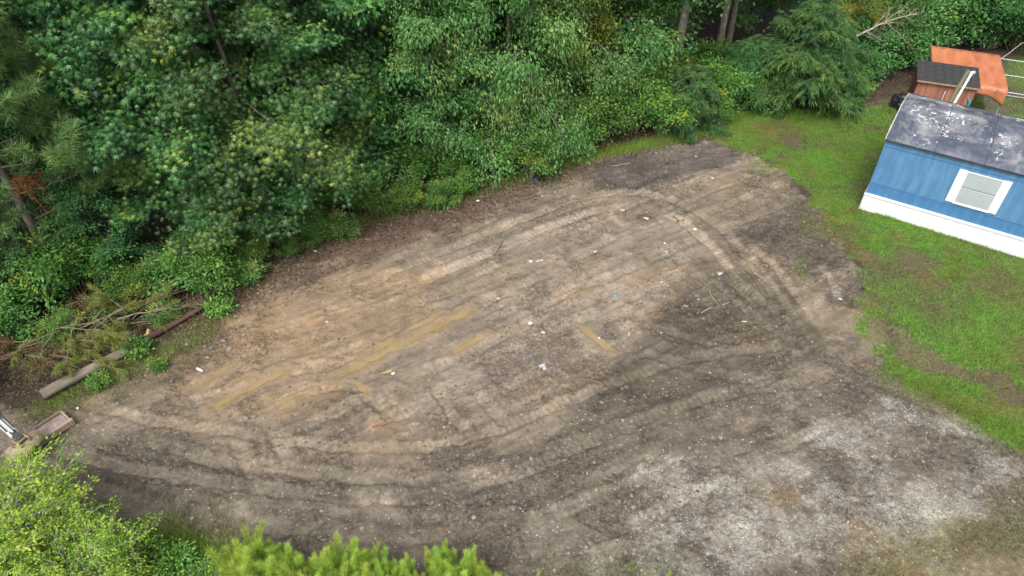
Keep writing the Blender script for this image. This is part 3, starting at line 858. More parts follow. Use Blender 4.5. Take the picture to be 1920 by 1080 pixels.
# kennel: galvanised pipe frame, wire mesh, tarp over its left bay
K0 = G(1845, 165, 1.80)            # front right corner under the tarp
KB = G(1872, 108, 1.80)
KL = G(1745, 90, 1.80)
kx = (KB - KL) / np.linalg.norm(KB - KL)
ky = np.array([-kx[1], kx[0], 0])
depth = float((KB - K0) @ ky)
kwid = float(np.linalg.norm(KB - KL))
kennel = empty('dog_kennel', (KL[0], KL[1], 0), math.atan2(kx[1], kx[0]))
tag(kennel, 'galvanised pipe kennel with wire mesh sides beside the orange tarp', 'kennel')
# local: x along kx, y back is 0, front is -depth
kr = .024
xr = [0.02, kwid, kwid + 1.9, kwid + 3.8]
Kd = depth
for x in xr:
    for y in (0, -Kd * .5, -Kd):
        Part().tube([(x, y, 0), (x, y, 1.77)], kr, 8).build('post', M['galv'], kennel)
for y in (0, -Kd * .5, -Kd):
    for a, b in zip(xr[:-1], xr[1:]):
        Part().tube([(a, y, 1.77), (b, y, 1.77)], kr, 8).build('top_rail', M['galv'], kennel)
        if a > .1 and y != -Kd * .5:
            Part().tube([(a, y, .08), (b, y, .08)], kr, 8).build('bottom_rail', M['galv'], kennel)
for x in xr:
    Part().tube([(x, 0, 1.77), (x, -Kd, 1.77)], kr, 8).build('top_rail', M['galv'], kennel)
    Part().tube([(x, 0, .9), (x, -Kd, .9)], kr * .8, 8).build('mid_rail', M['galv'], kennel)
def mesh_panel(a, b):
    a, b = Vector(a), Vector(b)
    L = (b - a).length; u = (b - a) / L
    p = Part()
    n = int(L / .16)
    for s in (-1, 1):
        for i in range(-11, n + 11):
            x0 = i * .16; x1 = x0 + s * 1.65
            za, zb = .1, 1.75
            if s < 0: pass
            # clip to 0..L
            t0, t1 = 0.0, 1.0
            if x1 != x0:
                ta, tb = (0 - x0) / (x1 - x0), (L - x0) / (x1 - x0)
                if ta > tb: ta, tb = tb, ta
                t0, t1 = max(t0, ta), min(t1, tb)
            if t1 - t0 < .02: continue
            P0 = a + u * (x0 + (x1 - x0) * t0) + Vector((0, 0, za + (zb - za) * t0))
            P1 = a + u * (x0 + (x1 - x0) * t1) + Vector((0, 0, za + (zb - za) * t1))
            p.tube([tuple(P0), tuple(P1)], .0022, 3, caps=False)
    return p.build('wire_mesh', M['galv'], kennel)
for x in xr[1:]:
    mesh_panel((x, -Kd, 0), (x, 0, 0))
mesh_panel((xr[1], 0, 0), (xr[3], 0, 0))
mesh_panel((xr[1], -Kd, 0), (xr[3], -Kd, 0))

tarp = empty('orange_tarp', (KL[0], KL[1], 1.87), math.atan2(kx[1], kx[0]))
tag(tarp, 'faded orange tarp stretched over the kennel behind the shed', 'tarp')
nx, ny = 22, 30
V = []
for i in range(nx + 1):
    for j in range(ny + 1):
        u, v = i / nx, j / ny
        x = u * (kwid + .06) - .03
        s = v * (Kd + .75)
        if s < Kd:
            y = -s; z = .03 - .07 * math.sin(math.pi * u) * math.sin(math.pi * min(1, s / Kd)) + .012 * math.sin(x * 9 + s * 2.2)
        else:
            y = -Kd - .05 - .08 * (s - Kd); z = .03 - (s - Kd) * (.75 + .3 * math.sin(u * 7)) + .01 * math.sin(x * 14)
            y += .05 * math.sin(u * 17)
        V.append((x, y, z))
F = [(i * (ny + 1) + j, i * (ny + 1) + j + 1, (i + 1) * (ny + 1) + j + 1, (i + 1) * (ny + 1) + j) for i in range(nx) for j in range(ny)]
p = Part(); p.add(V, F)
b_ = p.build('sheet', M['tarp'], tarp, smooth=True)
sm = b_.modifiers.new('thickness', 'SOLIDIFY'); sm.thickness = .006
Part().tube([(-.03, .005, .035), (kwid + .03, .005, .035)], .012, 6).build('hem', M['tarp'], tarp)

# service post with meter pipe behind the home
def ray_plane_n(px, py, n_off):
    dn = np.array([-math.sin(HOME_YAW), math.cos(HOME_YAW), 0])
    Dv = np.array([(px - 960) / FPX, CT + (540 - py) / FPX * ST, -ST + (540 - py) / FPX * CT])
    C0 = np.array([0, 0, CAM_H])
    t = ((HA - C0) @ dn + n_off) / (Dv @ dn)
    return C0 + Dv * t
pa, pb = ray_plane_n(1779, 195, 4.9), ray_plane_n(1816, 131, 5.5)
dirp = (pb - pa) / (pb[2] - pa[2])
foot = pa - dirp * pa[2]
post = empty('service_post', (foot[0], foot[1], 0))
tag(post, 'leaning wooden service post with white conduit behind the home roof', 'post')
top = pb - foot
Part().tube([(0, 0, -.1), tuple(top)], [.085, .075], 10).build('pole', M['post_wood'], post)
side = np.array([.12, -.10, 0])
Part().tube([tuple(side), tuple(top * .97 + side)], .045, 8).build('conduit', M['white_paint'], post)
Part().tube([tuple(top * .95 + side), tuple(top * .985 + side), tuple(top * .995 + side * 1.6)], [.05, .075, .05], 8).build('weather_head', M['white_paint'], post)
Part().tube([tuple(top * .99 + side * 1.5), tuple(top * .9 + side * 2.4), tuple(top * .78 + side * 1.7)], .012, 5).build('cable', M['dark_edge'], post)

def blob_mesh(name, mat, rx, ry, rz, seed, rough=.25, sub=3):
    bm = bmesh.new()
    bmesh.ops.create_icosphere(bm, subdivisions=sub, radius=1)
    rg = random.Random(seed)
    ph = [rg.uniform(0, 6) for _ in range(9)]
    for v in bm.verts:
        c = v.co
        k = 1 + rough * (.5 * math.sin(3 * c.x + ph[0]) * math.sin(2.7 * c.y + ph[1]) + .35 * math.sin(6 * c.y + ph[2] + 3 * c.z) + .25 * math.sin(9 * c.x + ph[3]) * math.cos(8 * c.z + ph[4]) + rg.uniform(-.15, .15))
        v.co = Vector((c.x * rx * k, c.y * ry * k, c.z * rz * k + rz * .8))
    me = bpy.data.meshes.new(name)
    bm.to_mesh(me); bm.free()
    me.materials.append(mat)
    return me
g = G(1683, 203)
o = link('rubbish_bag', blob_mesh('rubbish_bag', M['black_plastic'], .38, .42, .42, 3)); o.location = (g[0], g[1], 0)
tag(o, 'black rubbish bag on the grass behind the left end of the home', 'bag')
g = ray_plane_n(1818, 197, 6.2)
o = Part().tube([(0, 0, 0), (.02, .0, g[2] * .55), (-.05, .03, g[2] + .1)], [.05, .05, .07], 8)
o.tube([(-.05, .03, g[2] + .1), (-.16, .05, g[2] + .3)], [.07, .03], 8)
o = o.build('garden_umbrella', M['teal'], None); o.location = (g[0], g[1], 0)
tag(o, 'furled teal umbrella standing between the home and the tarp', 'umbrella')

# ------------------------------------------------------------------ felled logs
def log_mesh(name, L, r0, r1, mat, endmat, seed, bend=.05, nl=30, ns=18, lump=.05):
    rg = np.random.default_rng(seed)
    xs = np.linspace(0, L, nl)
    ph = rg.uniform(0, 6, 8)
    V, F = [], []
    for i, x in enumerate(xs):
        t = x / L
        r = r0 + (r1 - r0) * t
        cy = bend * math.sin(math.pi * t); cz = bend * .3 * math.sin(2.3 * math.pi * t + 1)
        for k in range(ns):
            a = k / ns * 2 * math.pi
            rr = r * (1 + .5 * lump * math.sin(3 * a + 2 * x + ph[0]) + lump * .6 * math.sin(7 * a - 3 * x + ph[1]) + rg.normal() * .018)
            V.append((x, cy + rr * math.cos(a), cz + rr * math.sin(a)))
    for i in range(nl - 1):
        for k in range(ns):
            F.append((i * ns + k, (i + 1) * ns + k, (i + 1) * ns + (k + 1) % ns, i * ns + (k + 1) % ns))
    return V, F, nl, ns
def add_log(pxa, pxb, r0, r1, mat, endmat, seed, label, name, bend=.05, lump=.05, rise=0.0):
    a, b = at_ground(*pxa), at_ground(*pxb)
    a[2] += r0 * 1.1; b[2] += r1 * 1.25 + rise
    L = float(np.linalg.norm(b - a))
    root = empty(name, a)
    dvec = Vector(b - a)
    root.rotation_euler = dvec.to_track_quat('X', 'Z').to_euler()
    tag(root, label, 'log')
    V, F, nl, ns = log_mesh('bark', L, r0, r1, mat, endmat, seed, bend, lump=lump)
    p = Part(); p.add(V, F); p.build('bark', mat, root, smooth=True)
    for e, name_, s in ((0, 'cut_end', -1), (nl - 1, 'broken_end', 1)):
        ring = V[e * ns:(e + 1) * ns]
        c = np.mean(np.array(ring), 0)
        c[0] += s * .02
        pp = Part(); pp.add(ring + [tuple(c)], [((k + 1) % ns, k, ns) if s < 0 else (k, (k + 1) % ns, ns) for k in range(ns)])
        pp.build(name_, endmat, root)
    return root, L
lg, L = add_log((84, 750), (246, 664), .165, .135, M['log_grey'], M['log_red'], 5, 'thick grey log with sawn end beside the brush pile', 'fallen_log', .06)
for k, (x, a) in enumerate(((.9, .8), (1.7, 2.2), (2.3, 1.2))):
    Part().tube([(x, .16 * math.cos(a), .16 * math.sin(a)), (x + .06, .22 * math.cos(a), .22 * math.sin(a))], [.035, .02], 8).build('branch_stub', M['log_grey'], lg)
lg, L = add_log((262, 652), (398, 578), .105, .065, M['log_red'], M['raw_wood'], 8, 'dark reddish broken log lying beyond the thick grey log', 'fallen_log', .10, .13, .08)
Part().tube([(.05, .05, .05), (-.18, .12, .12), (-.3, .08, .1)], [.07, .04, .01], 7).build('splinter', M['log_red'], lg)
Part().tube([(.35, .08, .08), (.48, .16, .22)], [.05, .04], 8).build('branch_stub', M['raw_wood'], lg)
g = at_ground(252, 660)
rl = add_log((236, 668), (272, 647), .05, .06, M['log_red'], M['log_red'], 9, 'strip of red inner wood joining the two logs', 'wood_strip', .02, .2)

# ------------------------------------------------------------------ excavator at the left edge, its bucket over the lot
M['mud_steel'] = mottled('muddy_steel', [(0.3, (.15, .115, .075)), (0.55, (.27, .215, .145)), (0.8, (.36, .30, .22))], scale=3, bscale=20, bump=.4, rough=.75, stretch=(1, 1, 1))
M['rust_steel'] = mottled('rusty_steel', [(0.3, (.14, .085, .055)), (0.55, (.22, .15, .105)), (0.8, (.32, .25, .19))], scale=4, bscale=25, bump=.5, rough=.85)
M['tray_mud'] = mottled('tray_mud', [(0.3, (.15, .11, .095)), (0.55, (.24, .18, .165)), (0.75, (.33, .26, .25))], scale=5, bscale=18, bump=.9, rough=.9, bdist=.03)
M['arm_paint'] = mottled('pale_arm_paint', [(0.3, (.50, .52, .55)), (0.7, (.66, .68, .71))], scale=3, rough=.4)
M['ram_blue'] = mottled('ram_blue', [(0.3, (.03, .09, .22)), (0.7, (.07, .16, .33))], scale=4, rough=.4)
M['chrome'] = mottled('chrome', [(0.3, (.6, .62, .65)), (0.7, (.75, .77, .8))], scale=4, rough=.15, metallic=1.0, bump=0)
M['rubber'] = mottled('rubber', [(0.3, (.012, .012, .012)), (0.7, (.04, .038, .035))], scale=6, rough=.8)

bk = at_ground(64, 858)
axis_px = (G(82, 812) - G(30, 856)); byaw = math.atan2(axis_px[1], axis_px[0])
exc = empty('excavator', (bk[0], bk[1], 0), byaw)
exc.scale = (.80, .80, .80)
tag(exc, 'excavator arm with pale paint, chrome ram and muddy bucket at the left edge', 'excavator')
# bucket: curved shell, cylinder axis along local x; open side down towards -y
bw = .98
def shell(r, z0, a0, a1, n, x0, x1, yc=0.0):
    V, F = [], []
    for i in range(n + 1):
        a = a0 + (a1 - a0) * i / n
        V += [(x0, yc + r * math.cos(a), z0 + r * math.sin(a)), (x1, yc + r * math.cos(a), z0 + r * math.sin(a))]
    for i in range(n):
        F.append((2 * i, 2 * i + 1, 2 * i + 3, 2 * i + 2))
    return V, F
p = Part()
V, F = shell(.40, .44, math.radians(-35), math.radians(150), 18, -bw / 2, bw / 2)
p.add(V, F)
bucket = p.build('bucket', M['mud_steel'], exc, smooth=True)
sm = bucket.modifiers.new('thickness', 'SOLIDIFY'); sm.thickness = .03
for s in (-1, 1):
    pp = Part()
    ring = [(s * bw / 2, .40 * math.cos(a), .44 + .40 * math.sin(a)) for a in np.radians(np.linspace(-35, 150, 14))]
    ring2 = [(x + s * .025, y, z) for x, y, z in ring]
    n = len(ring)
    pp.add(ring + ring2, [tuple(range(n)), tuple(reversed(range(n, 2 * n)))] + [(i, i + 1, n + i + 1, n + i) for i in range(n - 1)] + [(n - 1, 0, n, 2 * n - 1)])
    pp.build('side_plate', M['mud_steel'], bucket)
Part().box(-bw / 2 - .02, bw / 2 + .02, .30, .36, .17, .21).build('cutting_edge', M['rust_steel'], bucket)
for k in range(5):
    x = -bw / 2 + .06 + k * (bw - .12) / 4
    Part().box(x - .035, x + .035, .30, .44, .12, .17).build('tooth', M['rust_steel'], bucket)
for s in (-1, 1):
    Part().box(s * .16 - .02, s * .16 + .02, -.20, .16, .80, 1.02).build('ear', M['mud_steel'], bucket, bevel=.01)
Part().tube([(-.2, -.06, .96), (.2, -.06, .96)], .045, 10).build('pin', M['rust_steel'], bucket)
Part().tube([(-.3, .0, .845), (-.3, .06, .93), (.0, .06, .93)], .02, 8).build('lifting_loop', M['rust_steel'], bucket)
# arm: from the ears up and away to the left of the picture (local frame of the machine)
inv = Matrix.Rotation(-byaw, 3, 'Z')
away = Vector((-.86, .51, 0)); away.normalize()
la = inv @ away
def A_(d, z): return tuple(la * d + Vector((0, 0, z)))
def beam(p, P0, P1, w0, h0, w1, h1):
    P0, P1 = Vector(P0), Vector(P1)
    t = (P1 - P0).normalized(); s = t.cross(Vector((0, 0, 1))).normalized(); u = s.cross(t)
    V = []
    for P, w, h in ((P0, w0, h0), (P1, w1, h1)):
        V += [P + s * w * a + u * h * b for a, b in ((-1, -1), (1, -1), (1, 1), (-1, 1))]
    p.add(V, [(0, 1, 2, 3), (7, 6, 5, 4), (0, 4, 5, 1), (1, 5, 6, 2), (2, 6, 7, 3), (3, 7, 4, 0)])
p = Part(); beam(p, A_(-.02, .98), A_(.30, 1.18), .07, .06, .09, .08)
p.build('link_bar', M['dark_edge'], exc, bevel=.01)
p = Part(); beam(p, A_(.22, 1.02), A_(2.6, 2.35), .12, .12, .15, .22)
p.build('stick', M['arm_paint'], exc, bevel=.015)
Part().tube([A_(.18, 1.22), A_(.75, 1.55)], .04, 10).build('ram_rod', M['chrome'], exc)
Part().tube([A_(.72, 1.53), A_(2.3, 2.72)], .075, 12).build('ram_barrel', M['ram_blue'], exc)
for s in (-1, 1):
    off = la.cross(Vector((0, 0, 1))) * .11 * s
    Part().tube([tuple(Vector(A_(.3, 1.27)) + off), tuple(Vector(A_(1.2, 1.86)) + off), tuple(Vector(A_(2.5, 2.75)) + off)], .02, 6).build('hose', M['rubber'], exc)
p = Part(); beam(p, A_(2.45, 2.3), A_(4.1, 2.0), .16, .2, .2, .25); p.build('boom', M['arm_paint'], exc, bevel=.015)
p = Part(); bx = la * 5.0
th_ = math.atan2(la.y, la.x)
BM = Matrix.Translation(bx) @ Matrix.Rotation(th_, 4, 'Z')
Part().box(-1.1, 1.2, -.95, .95, .85, 1.7, BM).build('engine_housing', M['arm_paint'], exc, bevel=.05)
Part().box(-1.0, .2, .05, .9, 1.7, 2.6, BM).build('cab', M['dark_edge'], exc, bevel=.05)
for s in (-1, 1):
    tr = Part()
    prof_t = [(-1.25, .4), (-1.1, .08), (-.9, .0), (.9, .0), (1.1, .08), (1.25, .4), (1.1, .68), (.9, .75), (-.9, .75), (-1.1, .68)]
    n = len(prof_t)
    ya, yb = s * .6, s * 1.0
    tr.add([tuple(BM @ Vector((x, ya, z))) for x, z in prof_t] + [tuple(BM @ Vector((x, yb, z))) for x, z in prof_t],
           [tuple(range(n)), tuple(reversed(range(n, 2 * n)))] + [(i, n + i, n + (i + 1) % n, (i + 1) % n) for i in range(n)])
    tr.build('track', M['rubber'], exc, bevel=.02)
Part().box(-.6, .6, -.6, .6, .3, .85, BM).build('undercarriage', M['dark_edge'], exc)

# steel tray under the bucket
tc_ = G(92, 812); tdir = G(122, 795) - G(60, 835)
tyaw = math.atan2(tdir[1], tdir[0])
ta, tb = G(38, 846), G(124, 796)
tray = empty('steel_tray', (G(84, 817)[0], G(84, 817)[1], float(ground_z(*G(84, 817)[:2])) + .06), tyaw)
tag(tray, 'shallow rusty steel tray of dried mud lying beside the excavator bucket', 'tray')
tl, tw = 1.3, .58
Part().box(-tl / 2, tl / 2, -tw / 2, tw / 2, .0, .03).build('floor_plate', M['rust_steel'], tray)
nn_ = 26
p = Part()
V = []
for i in range(nn_ + 1):
    for j in range(13):
        x = -tl / 2 + .035 + (tl - .07) * i / nn_; y = -tw / 2 + .035 + (tw - .07) * j / 12
        V.append((x, y, .045 + .03 * float(vnoise(np.array([x]), np.array([y]), .3, 160, 4)[0])))
p.add(V, [(i * 13 + j, (i + 1) * 13 + j, (i + 1) * 13 + j + 1, i * 13 + j + 1) for i in range(nn_) for j in range(12)])
p.build('mud_fill', M['tray_mud'], tray, smooth=True)
Part().box(-tl / 2, tl / 2, -tw / 2 - .03, -tw / 2 + .03, -.02, .19).build('rim', M['mud_steel'], tray, bevel=.012)
Part().box(-tl / 2, tl / 2, tw / 2 - .025, tw / 2 + .02, -.02, .14).build('rim', M['rust_steel'], tray, bevel=.01)
Part().box(tl / 2 - .025, tl / 2 + .03, -tw / 2 + .031, tw / 2 - .026, -.02, .15).build('end_rim', M['mud_steel'], tray, bevel=.01)
Part().box(tl / 2 - .05, tl / 2 + .06, -tw / 2 - .06, -tw / 2 + .05, -.02, .21).build('corner_post', M['mud_steel'], tray, bevel=.015)
pa = at_ground(20, 890); pb = at_ground(46, 868)
o = Part().box(-.35, .35, -.06, .06, 0, .04).build('plank', M['raw_wood'], None, bevel=.004)
o.location = tuple((pa + pb) / 2 + [0, 0, .05]); o.rotation_euler = (.08, 0, math.atan2(pb[1] - pa[1], pb[0] - pa[0]))
tag(o, 'short pale sawn plank on the soil below the excavator bucket', 'plank')

# ------------------------------------------------------------------ vegetation builders
def unit(v):
    return v / np.maximum(np.linalg.norm(v, axis=-1, keepdims=True), 1e-9)

# leaf outlines as triangles (along, across, lift), one unit long
def star_leaf():
    T = []
    for a, l in ((-78, .72), (-36, .95), (0, 1.0), (38, .93), (80, .7)):
        a = math.radians(a)
        d = np.array([math.cos(a), math.sin(a)]); q = np.array([-d[1], d[0]])
        b = np.array([.05, 0])
        T.append([(*(b - q * .13 * l), 0), (*(b + q * .13 * l), .02), (*(b + d * l * .85), -.16)])
    return np.array(T)
STAR = star_leaf()
DIAMOND = np.array([[(0, 0, 0), (.45, -.27, .07), (1, 0, -.08)], [(0, 0, 0), (1, 0, -.08), (.45, .27, .07)]])
LANCE = np.array([[(0, 0, 0), (.4, -.17, .04), (1, 0, -.12)], [(0, 0, 0), (1, 0, -.12), (.4, .17, .04)]])
NEEDLE = np.array([[(0, -.5, 0), (0, .5, 0), (1, 0, 0)]])

def place_leaves(C, axis_, normal, size, width, shape):
    """C (n,3) positions -> vertices and faces of n leaves"""
    a = unit(axis_)
    nrm = unit(normal - (normal * a).sum(1, keepdims=True) * a)
    b = np.cross(nrm, a)
    S = shape.reshape(-1, 3)
    V = C[:, None, :] + size[:, None, None] * (S[None, :, 0:1] * a[:, None, :] + width[:, None, None] * S[None, :, 1:2] * b[:, None, :] + S[None, :, 2:3] * nrm[:, None, :])
    n, k = V.shape[:2]
    return V.reshape(-1, 3), np.arange(n * k).reshape(-1, 3), k // 3

def leaf_clusters(rng, centers, outs, per, spread, size, shape, mat, name, tints, upw=.8, outw=.4, rnd=.5, droop=.3, width=1.0):
    n = len(centers)
    idx = np.repeat(np.arange(n), per)
    m_ = len(idx)
    off = rng.normal(size=(m_, 3)) * np.array(spread)
    C = centers[idx] + off
    out = outs[idx]
    rel = unit(off + out * .3)
    normal = np.array([0, 0, 1.0]) * upw + out * outw + rel * .35 + rng.normal(size=(m_, 3)) * rnd
    ax = rel * .8 + out * .6 + rng.normal(size=(m_, 3)) * .5 - np.array([0, 0, droop])
    sz = size * rng.uniform(.5, 1.3, m_)
    V, F, k = place_leaves(C, ax, normal, sz, np.full(m_, width), shape)
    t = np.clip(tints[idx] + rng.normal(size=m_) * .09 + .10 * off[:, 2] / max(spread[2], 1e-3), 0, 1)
    return V, F, np.repeat(t, k)

def limb(rng, p0, az, el, L, droop, n=7, wob=.06):
    s = np.linspace(0, 1, n)
    d = np.array([math.cos(az) * math.cos(el), math.sin(az) * math.cos(el), math.sin(el)])
    P = p0 + np.outer(s * L, d)
    P[:, 2] -= droop * L * s ** 2
    j = rng.normal(size=(n, 3)) * wob * L * s[:, None]
    return P + j * .6

def make_tree(name, seed, H, r0, z0, R, nprim, shape, mat, bark, leaf=.14, per=26, spread=(.26, .26, .12), el=(.1, .7), droop=.25, tint0=.42, bright=.1, hang=0.0, width=1.0, nsec=2.6, lowfat=.8, rnd=.5):
    rng = np.random.default_rng(seed)
    zs = np.linspace(0, H, 12)
    lean = rng.normal(size=2) * .02
    ph = rng.uniform(0, 6, 2)
    T = np.stack([lean[0] * zs + .09 * np.sin(zs * .7 + ph[0]) * zs / H * 2, lean[1] * zs + .09 * np.sin(zs * .6 + ph[1]) * zs / H * 2, zs], 1)
    T[0, 2] = -.2
    br = [(T, r0, r0 * .12)]
    cen, outs, tint = [], [], []
    for i in range(nprim):
        t = (i + rng.uniform(0, .8)) / nprim
        z = z0 + (H - z0) * t * .97
        az = i * 2.39996 + rng.normal() * .3
        fat = lowfat + (1 - lowfat) * min(1, t / .35) if t < .35 else (max(0.0, 1 - (t - .35) / .65)) ** .65
        L = max(.5, R * fat * rng.uniform(.7, 1.15))
        p0 = np.array([np.interp(z, zs, T[:, 0]), np.interp(z, zs, T[:, 1]), z])
        e = el[0] + (el[1] - el[0]) * t + rng.normal() * .12
        P = limb(rng, p0, az, e, L, droop * rng.uniform(.6, 1.4))
        rb = max(.012, r0 * .32 * (L / R) * (1 - .5 * t))
        br.append((P, rb, rb * .2))
        ct = tint0 + rng.normal() * .10
        n2 = int(3 + L * nsec)
        for j in range(n2):
            s = 1 - .72 * rng.random() ** 1.25
            q = np.array([np.interp(s, np.linspace(0, 1, len(P)), P[:, k]) for k in range(3)])
            a2 = az + rng.choice((-1, 1)) * rng.uniform(.2, 1.2)
            L2 = L * .36 * (1.1 - .5 * s) * rng.uniform(.6, 1.3) + .15
            Q = limb(rng, q, a2, e * .5 + rng.normal() * .35, L2, droop * 1.2 + hang * rng.uniform(.3, 1), 5)
            if rng.random() < .6:
                br.append((Q, rb * .35, .004))
            tt = ct + rng.normal() * .12
            yell = rng.random() < bright
            for k in (2, 3, 4):
                o = Q[k] - Q[k - 1]
                cen.append(Q[k]); outs.append(o / max(np.linalg.norm(o), 1e-6))
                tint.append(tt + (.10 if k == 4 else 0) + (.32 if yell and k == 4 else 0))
            if hang > 0:
                for k in range(1, 1 + int(rng.integers(1, 3))):
                    c = Q[4] + np.array([rng.normal() * .08, rng.normal() * .08, -.28 * k * hang * 1.6])
                    cen.append(c); outs.append(np.array([0, 0, -1.0]) + .3 * (Q[4] - Q[3])); tint.append(tt + .12)
        cen.append(P[-1]); outs.append(unit(P[-1] - P[-2])); tint.append(ct + .15)
    for i in range(int(14 * (H - z0))):          # short leafy shoots round the stem
        z = rng.uniform(z0 * .8, H * .95); az = rng.uniform(0, 6.3); rr = rng.uniform(.25, 1.1)
        o = np.array([math.cos(az), math.sin(az), .1])
        cen.append(np.array([np.interp(z, zs, T[:, 0]), np.interp(z, zs, T[:, 1]), z]) + o * rr); outs.append(o); tint.append(tint0 - .05 + rng.normal() * .1)
    cen, outs, tint = np.array(cen), np.array(outs), np.array(tint)
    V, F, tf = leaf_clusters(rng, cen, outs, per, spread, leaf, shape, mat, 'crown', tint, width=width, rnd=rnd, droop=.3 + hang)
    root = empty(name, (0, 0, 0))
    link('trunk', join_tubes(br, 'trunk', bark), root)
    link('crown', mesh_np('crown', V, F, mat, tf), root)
    return root

def make_pine(name, seed, H, r0, z0, R, nprim, per=55, tuft=.24, needle_w=.011, tint0=.5):
    rng = np.random.default_rng(seed)
    zs = np.linspace(0, H, 10)
    T = np.stack([.05 * np.sin(zs * .4), .05 * np.cos(zs * .5), zs], 1); T[0, 2] = -.2
    br = [(T, r0, r0 * .15)]
    cen, outs, tint = [], [], []
    for i in range(nprim):
        t = (i + rng.uniform(0, .8)) / nprim
        z = z0 + (H - z0) * t
        az = i * 2.39996 + rng.normal() * .3
        L = max(.5, R * (1 - .75 * t) * rng.uniform(.75, 1.15))
        P = limb(rng, np.array([0, 0, z]), az, .15 + .5 * t, L, -.12, 8)
        rb = max(.015, r0 * .25 * L / R)
        br.append((P, rb, rb * .25))
        for j in range(int(4 + L * 3.4)):
            s = rng.uniform(.3, 1)
            q = np.array([np.interp(s, np.linspace(0, 1, len(P)), P[:, k]) for k in range(3)])
            Q = limb(rng, q, az + rng.choice((-1, 1)) * rng.uniform(.3, 1.0), .45 + rng.normal() * .25, .3 + .35 * L * (1.1 - .7 * s), -.2, 5)
            br.append((Q, rb * .3, .006))
            tt = tint0 + rng.normal() * .13
            for k in (2, 3, 4):
                o = unit(Q[k] - Q[k - 1]) + np.array([0, 0, .3])
                cen.append(Q[k]); outs.append(unit(o)); tint.append(tt + .08 * (k - 3))
        cen.append(P[-1]); outs.append(unit(P[-1] - P[-2])); tint.append(tint0 + .15)
    for i in range(110):
        z = rng.uniform(z0 * .8, H * .95); az = rng.uniform(0, 6.3)
        o = np.array([math.cos(az), math.sin(az), .35])
        cen.append(np.array([0, 0, z]) + o * rng.uniform(.2, .8)); outs.append(o); tint.append(tint0 + rng.normal() * .12)
    cen, outs, tint = np.array(cen), np.array(outs), np.array(tint)
    idx = np.repeat(np.arange(len(cen)), per); m_ = len(idx)
    C = cen[idx] + outs[idx] * rng.uniform(-.12, .08, (m_, 1))
    ax = outs[idx] * rng.uniform(.3, 1.5, (m_, 1)) + unit(rng.normal(size=(m_, 3))) * .95
    ax[:, 2] -= .08
    sz = tuft * rng.uniform(.7, 1.2, m_)
    V, F, k = place_leaves(C, ax, rng.normal(size=(m_, 3)), sz, needle_w / sz, NEEDLE)
    t = np.clip(tint[idx] + rng.normal(size=m_) * .08, 0, .86)
    t[rng.random(m_) < .015] = .97
    root = empty(name, (0, 0, 0))
    link('trunk', join_tubes(br, 'trunk', M['bark']), root)
    link('crown', mesh_np('crown', V, F, M['pine'], t), root)
    return root

def make_cedar(name, seed, H, R, nprim, mat, per=16, spray=.26):
    """dense juniper-like bush: drooping feathery fans"""
    rng = np.random.default_rng(seed)
    br = [(np.array([[0, 0, -.1], [.03, .02, H * .5], [.0, .05, H * .95]]), .07, .015)]
    C, A, Nn, T = [], [], [], []
    for i in range(nprim):
        t = ((i + rng.uniform(0, .9)) / nprim)
        z = .08 * H + .87 * H * t
        az = i * 2.39996 + rng.normal() * .4
        L = R * (1 - t ** 1.6) ** .6 * rng.uniform(.65, 1.15) + .2
        P = limb(rng, np.array([0, 0, z]), az, .25 + .8 * t, L, .25, 8)
        br.append((P, .02, .005))
        tt = .45 + rng.normal() * .15
        n2 = int(6 + L * 9)
        for j in range(n2):
            s = rng.uniform(.25, 1)
            q = np.array([np.interp(s, np.linspace(0, 1, len(P)), P[:, k]) for k in range(3)])
            a2 = az + rng.choice((-1, 1)) * rng.uniform(.15, .9)
            Q = limb(rng, q, a2, .25 + rng.normal() * .3, .25 + .3 * L * (1.1 - .7 * s), .45, 6)
            n3 = per
            u = rng.uniform(.1, 1, n3)
            pos = np.stack([np.interp(u, np.linspace(0, 1, 6), Q[:, k]) for k in range(3)], 1) + rng.normal(size=(n3, 3)) * .02
            d = unit(Q[-1] - Q[0])
            perp = np.cross(d, [0, 0, 1.0])
            ax = d[None] * .9 + perp[None] * rng.choice((-1, 1), (n3, 1)) * rng.uniform(.2, .9, (n3, 1)) + rng.normal(size=(n3, 3)) * .2 - np.array([0, 0, .25])
            C.append(pos); A.append(ax); Nn.append(np.tile(np.array([0, 0, 1.0]), (n3, 1)) + rng.normal(size=(n3, 3)) * .5)
            T.append(np.full(n3, tt) + .25 * (u - .5) + rng.normal(size=n3) * .08 + .15 * (s - .5))
    C, A, Nn, T = np.concatenate(C), np.concatenate(A), np.concatenate(Nn), np.concatenate(T)
    sz = spray * rng.uniform(.6, 1.2, len(C))
    V, F, k = place_leaves(C, A, Nn, sz, np.full(len(C), .42), LANCE)
    root = empty(name, (0, 0, 0))
    link('trunk', join_tubes(br, 'trunk', M['bark']), root)
    link('crown', mesh_np('crown', V, F, mat, np.repeat(np.clip(T, 0, 1), k)), root)
    return root

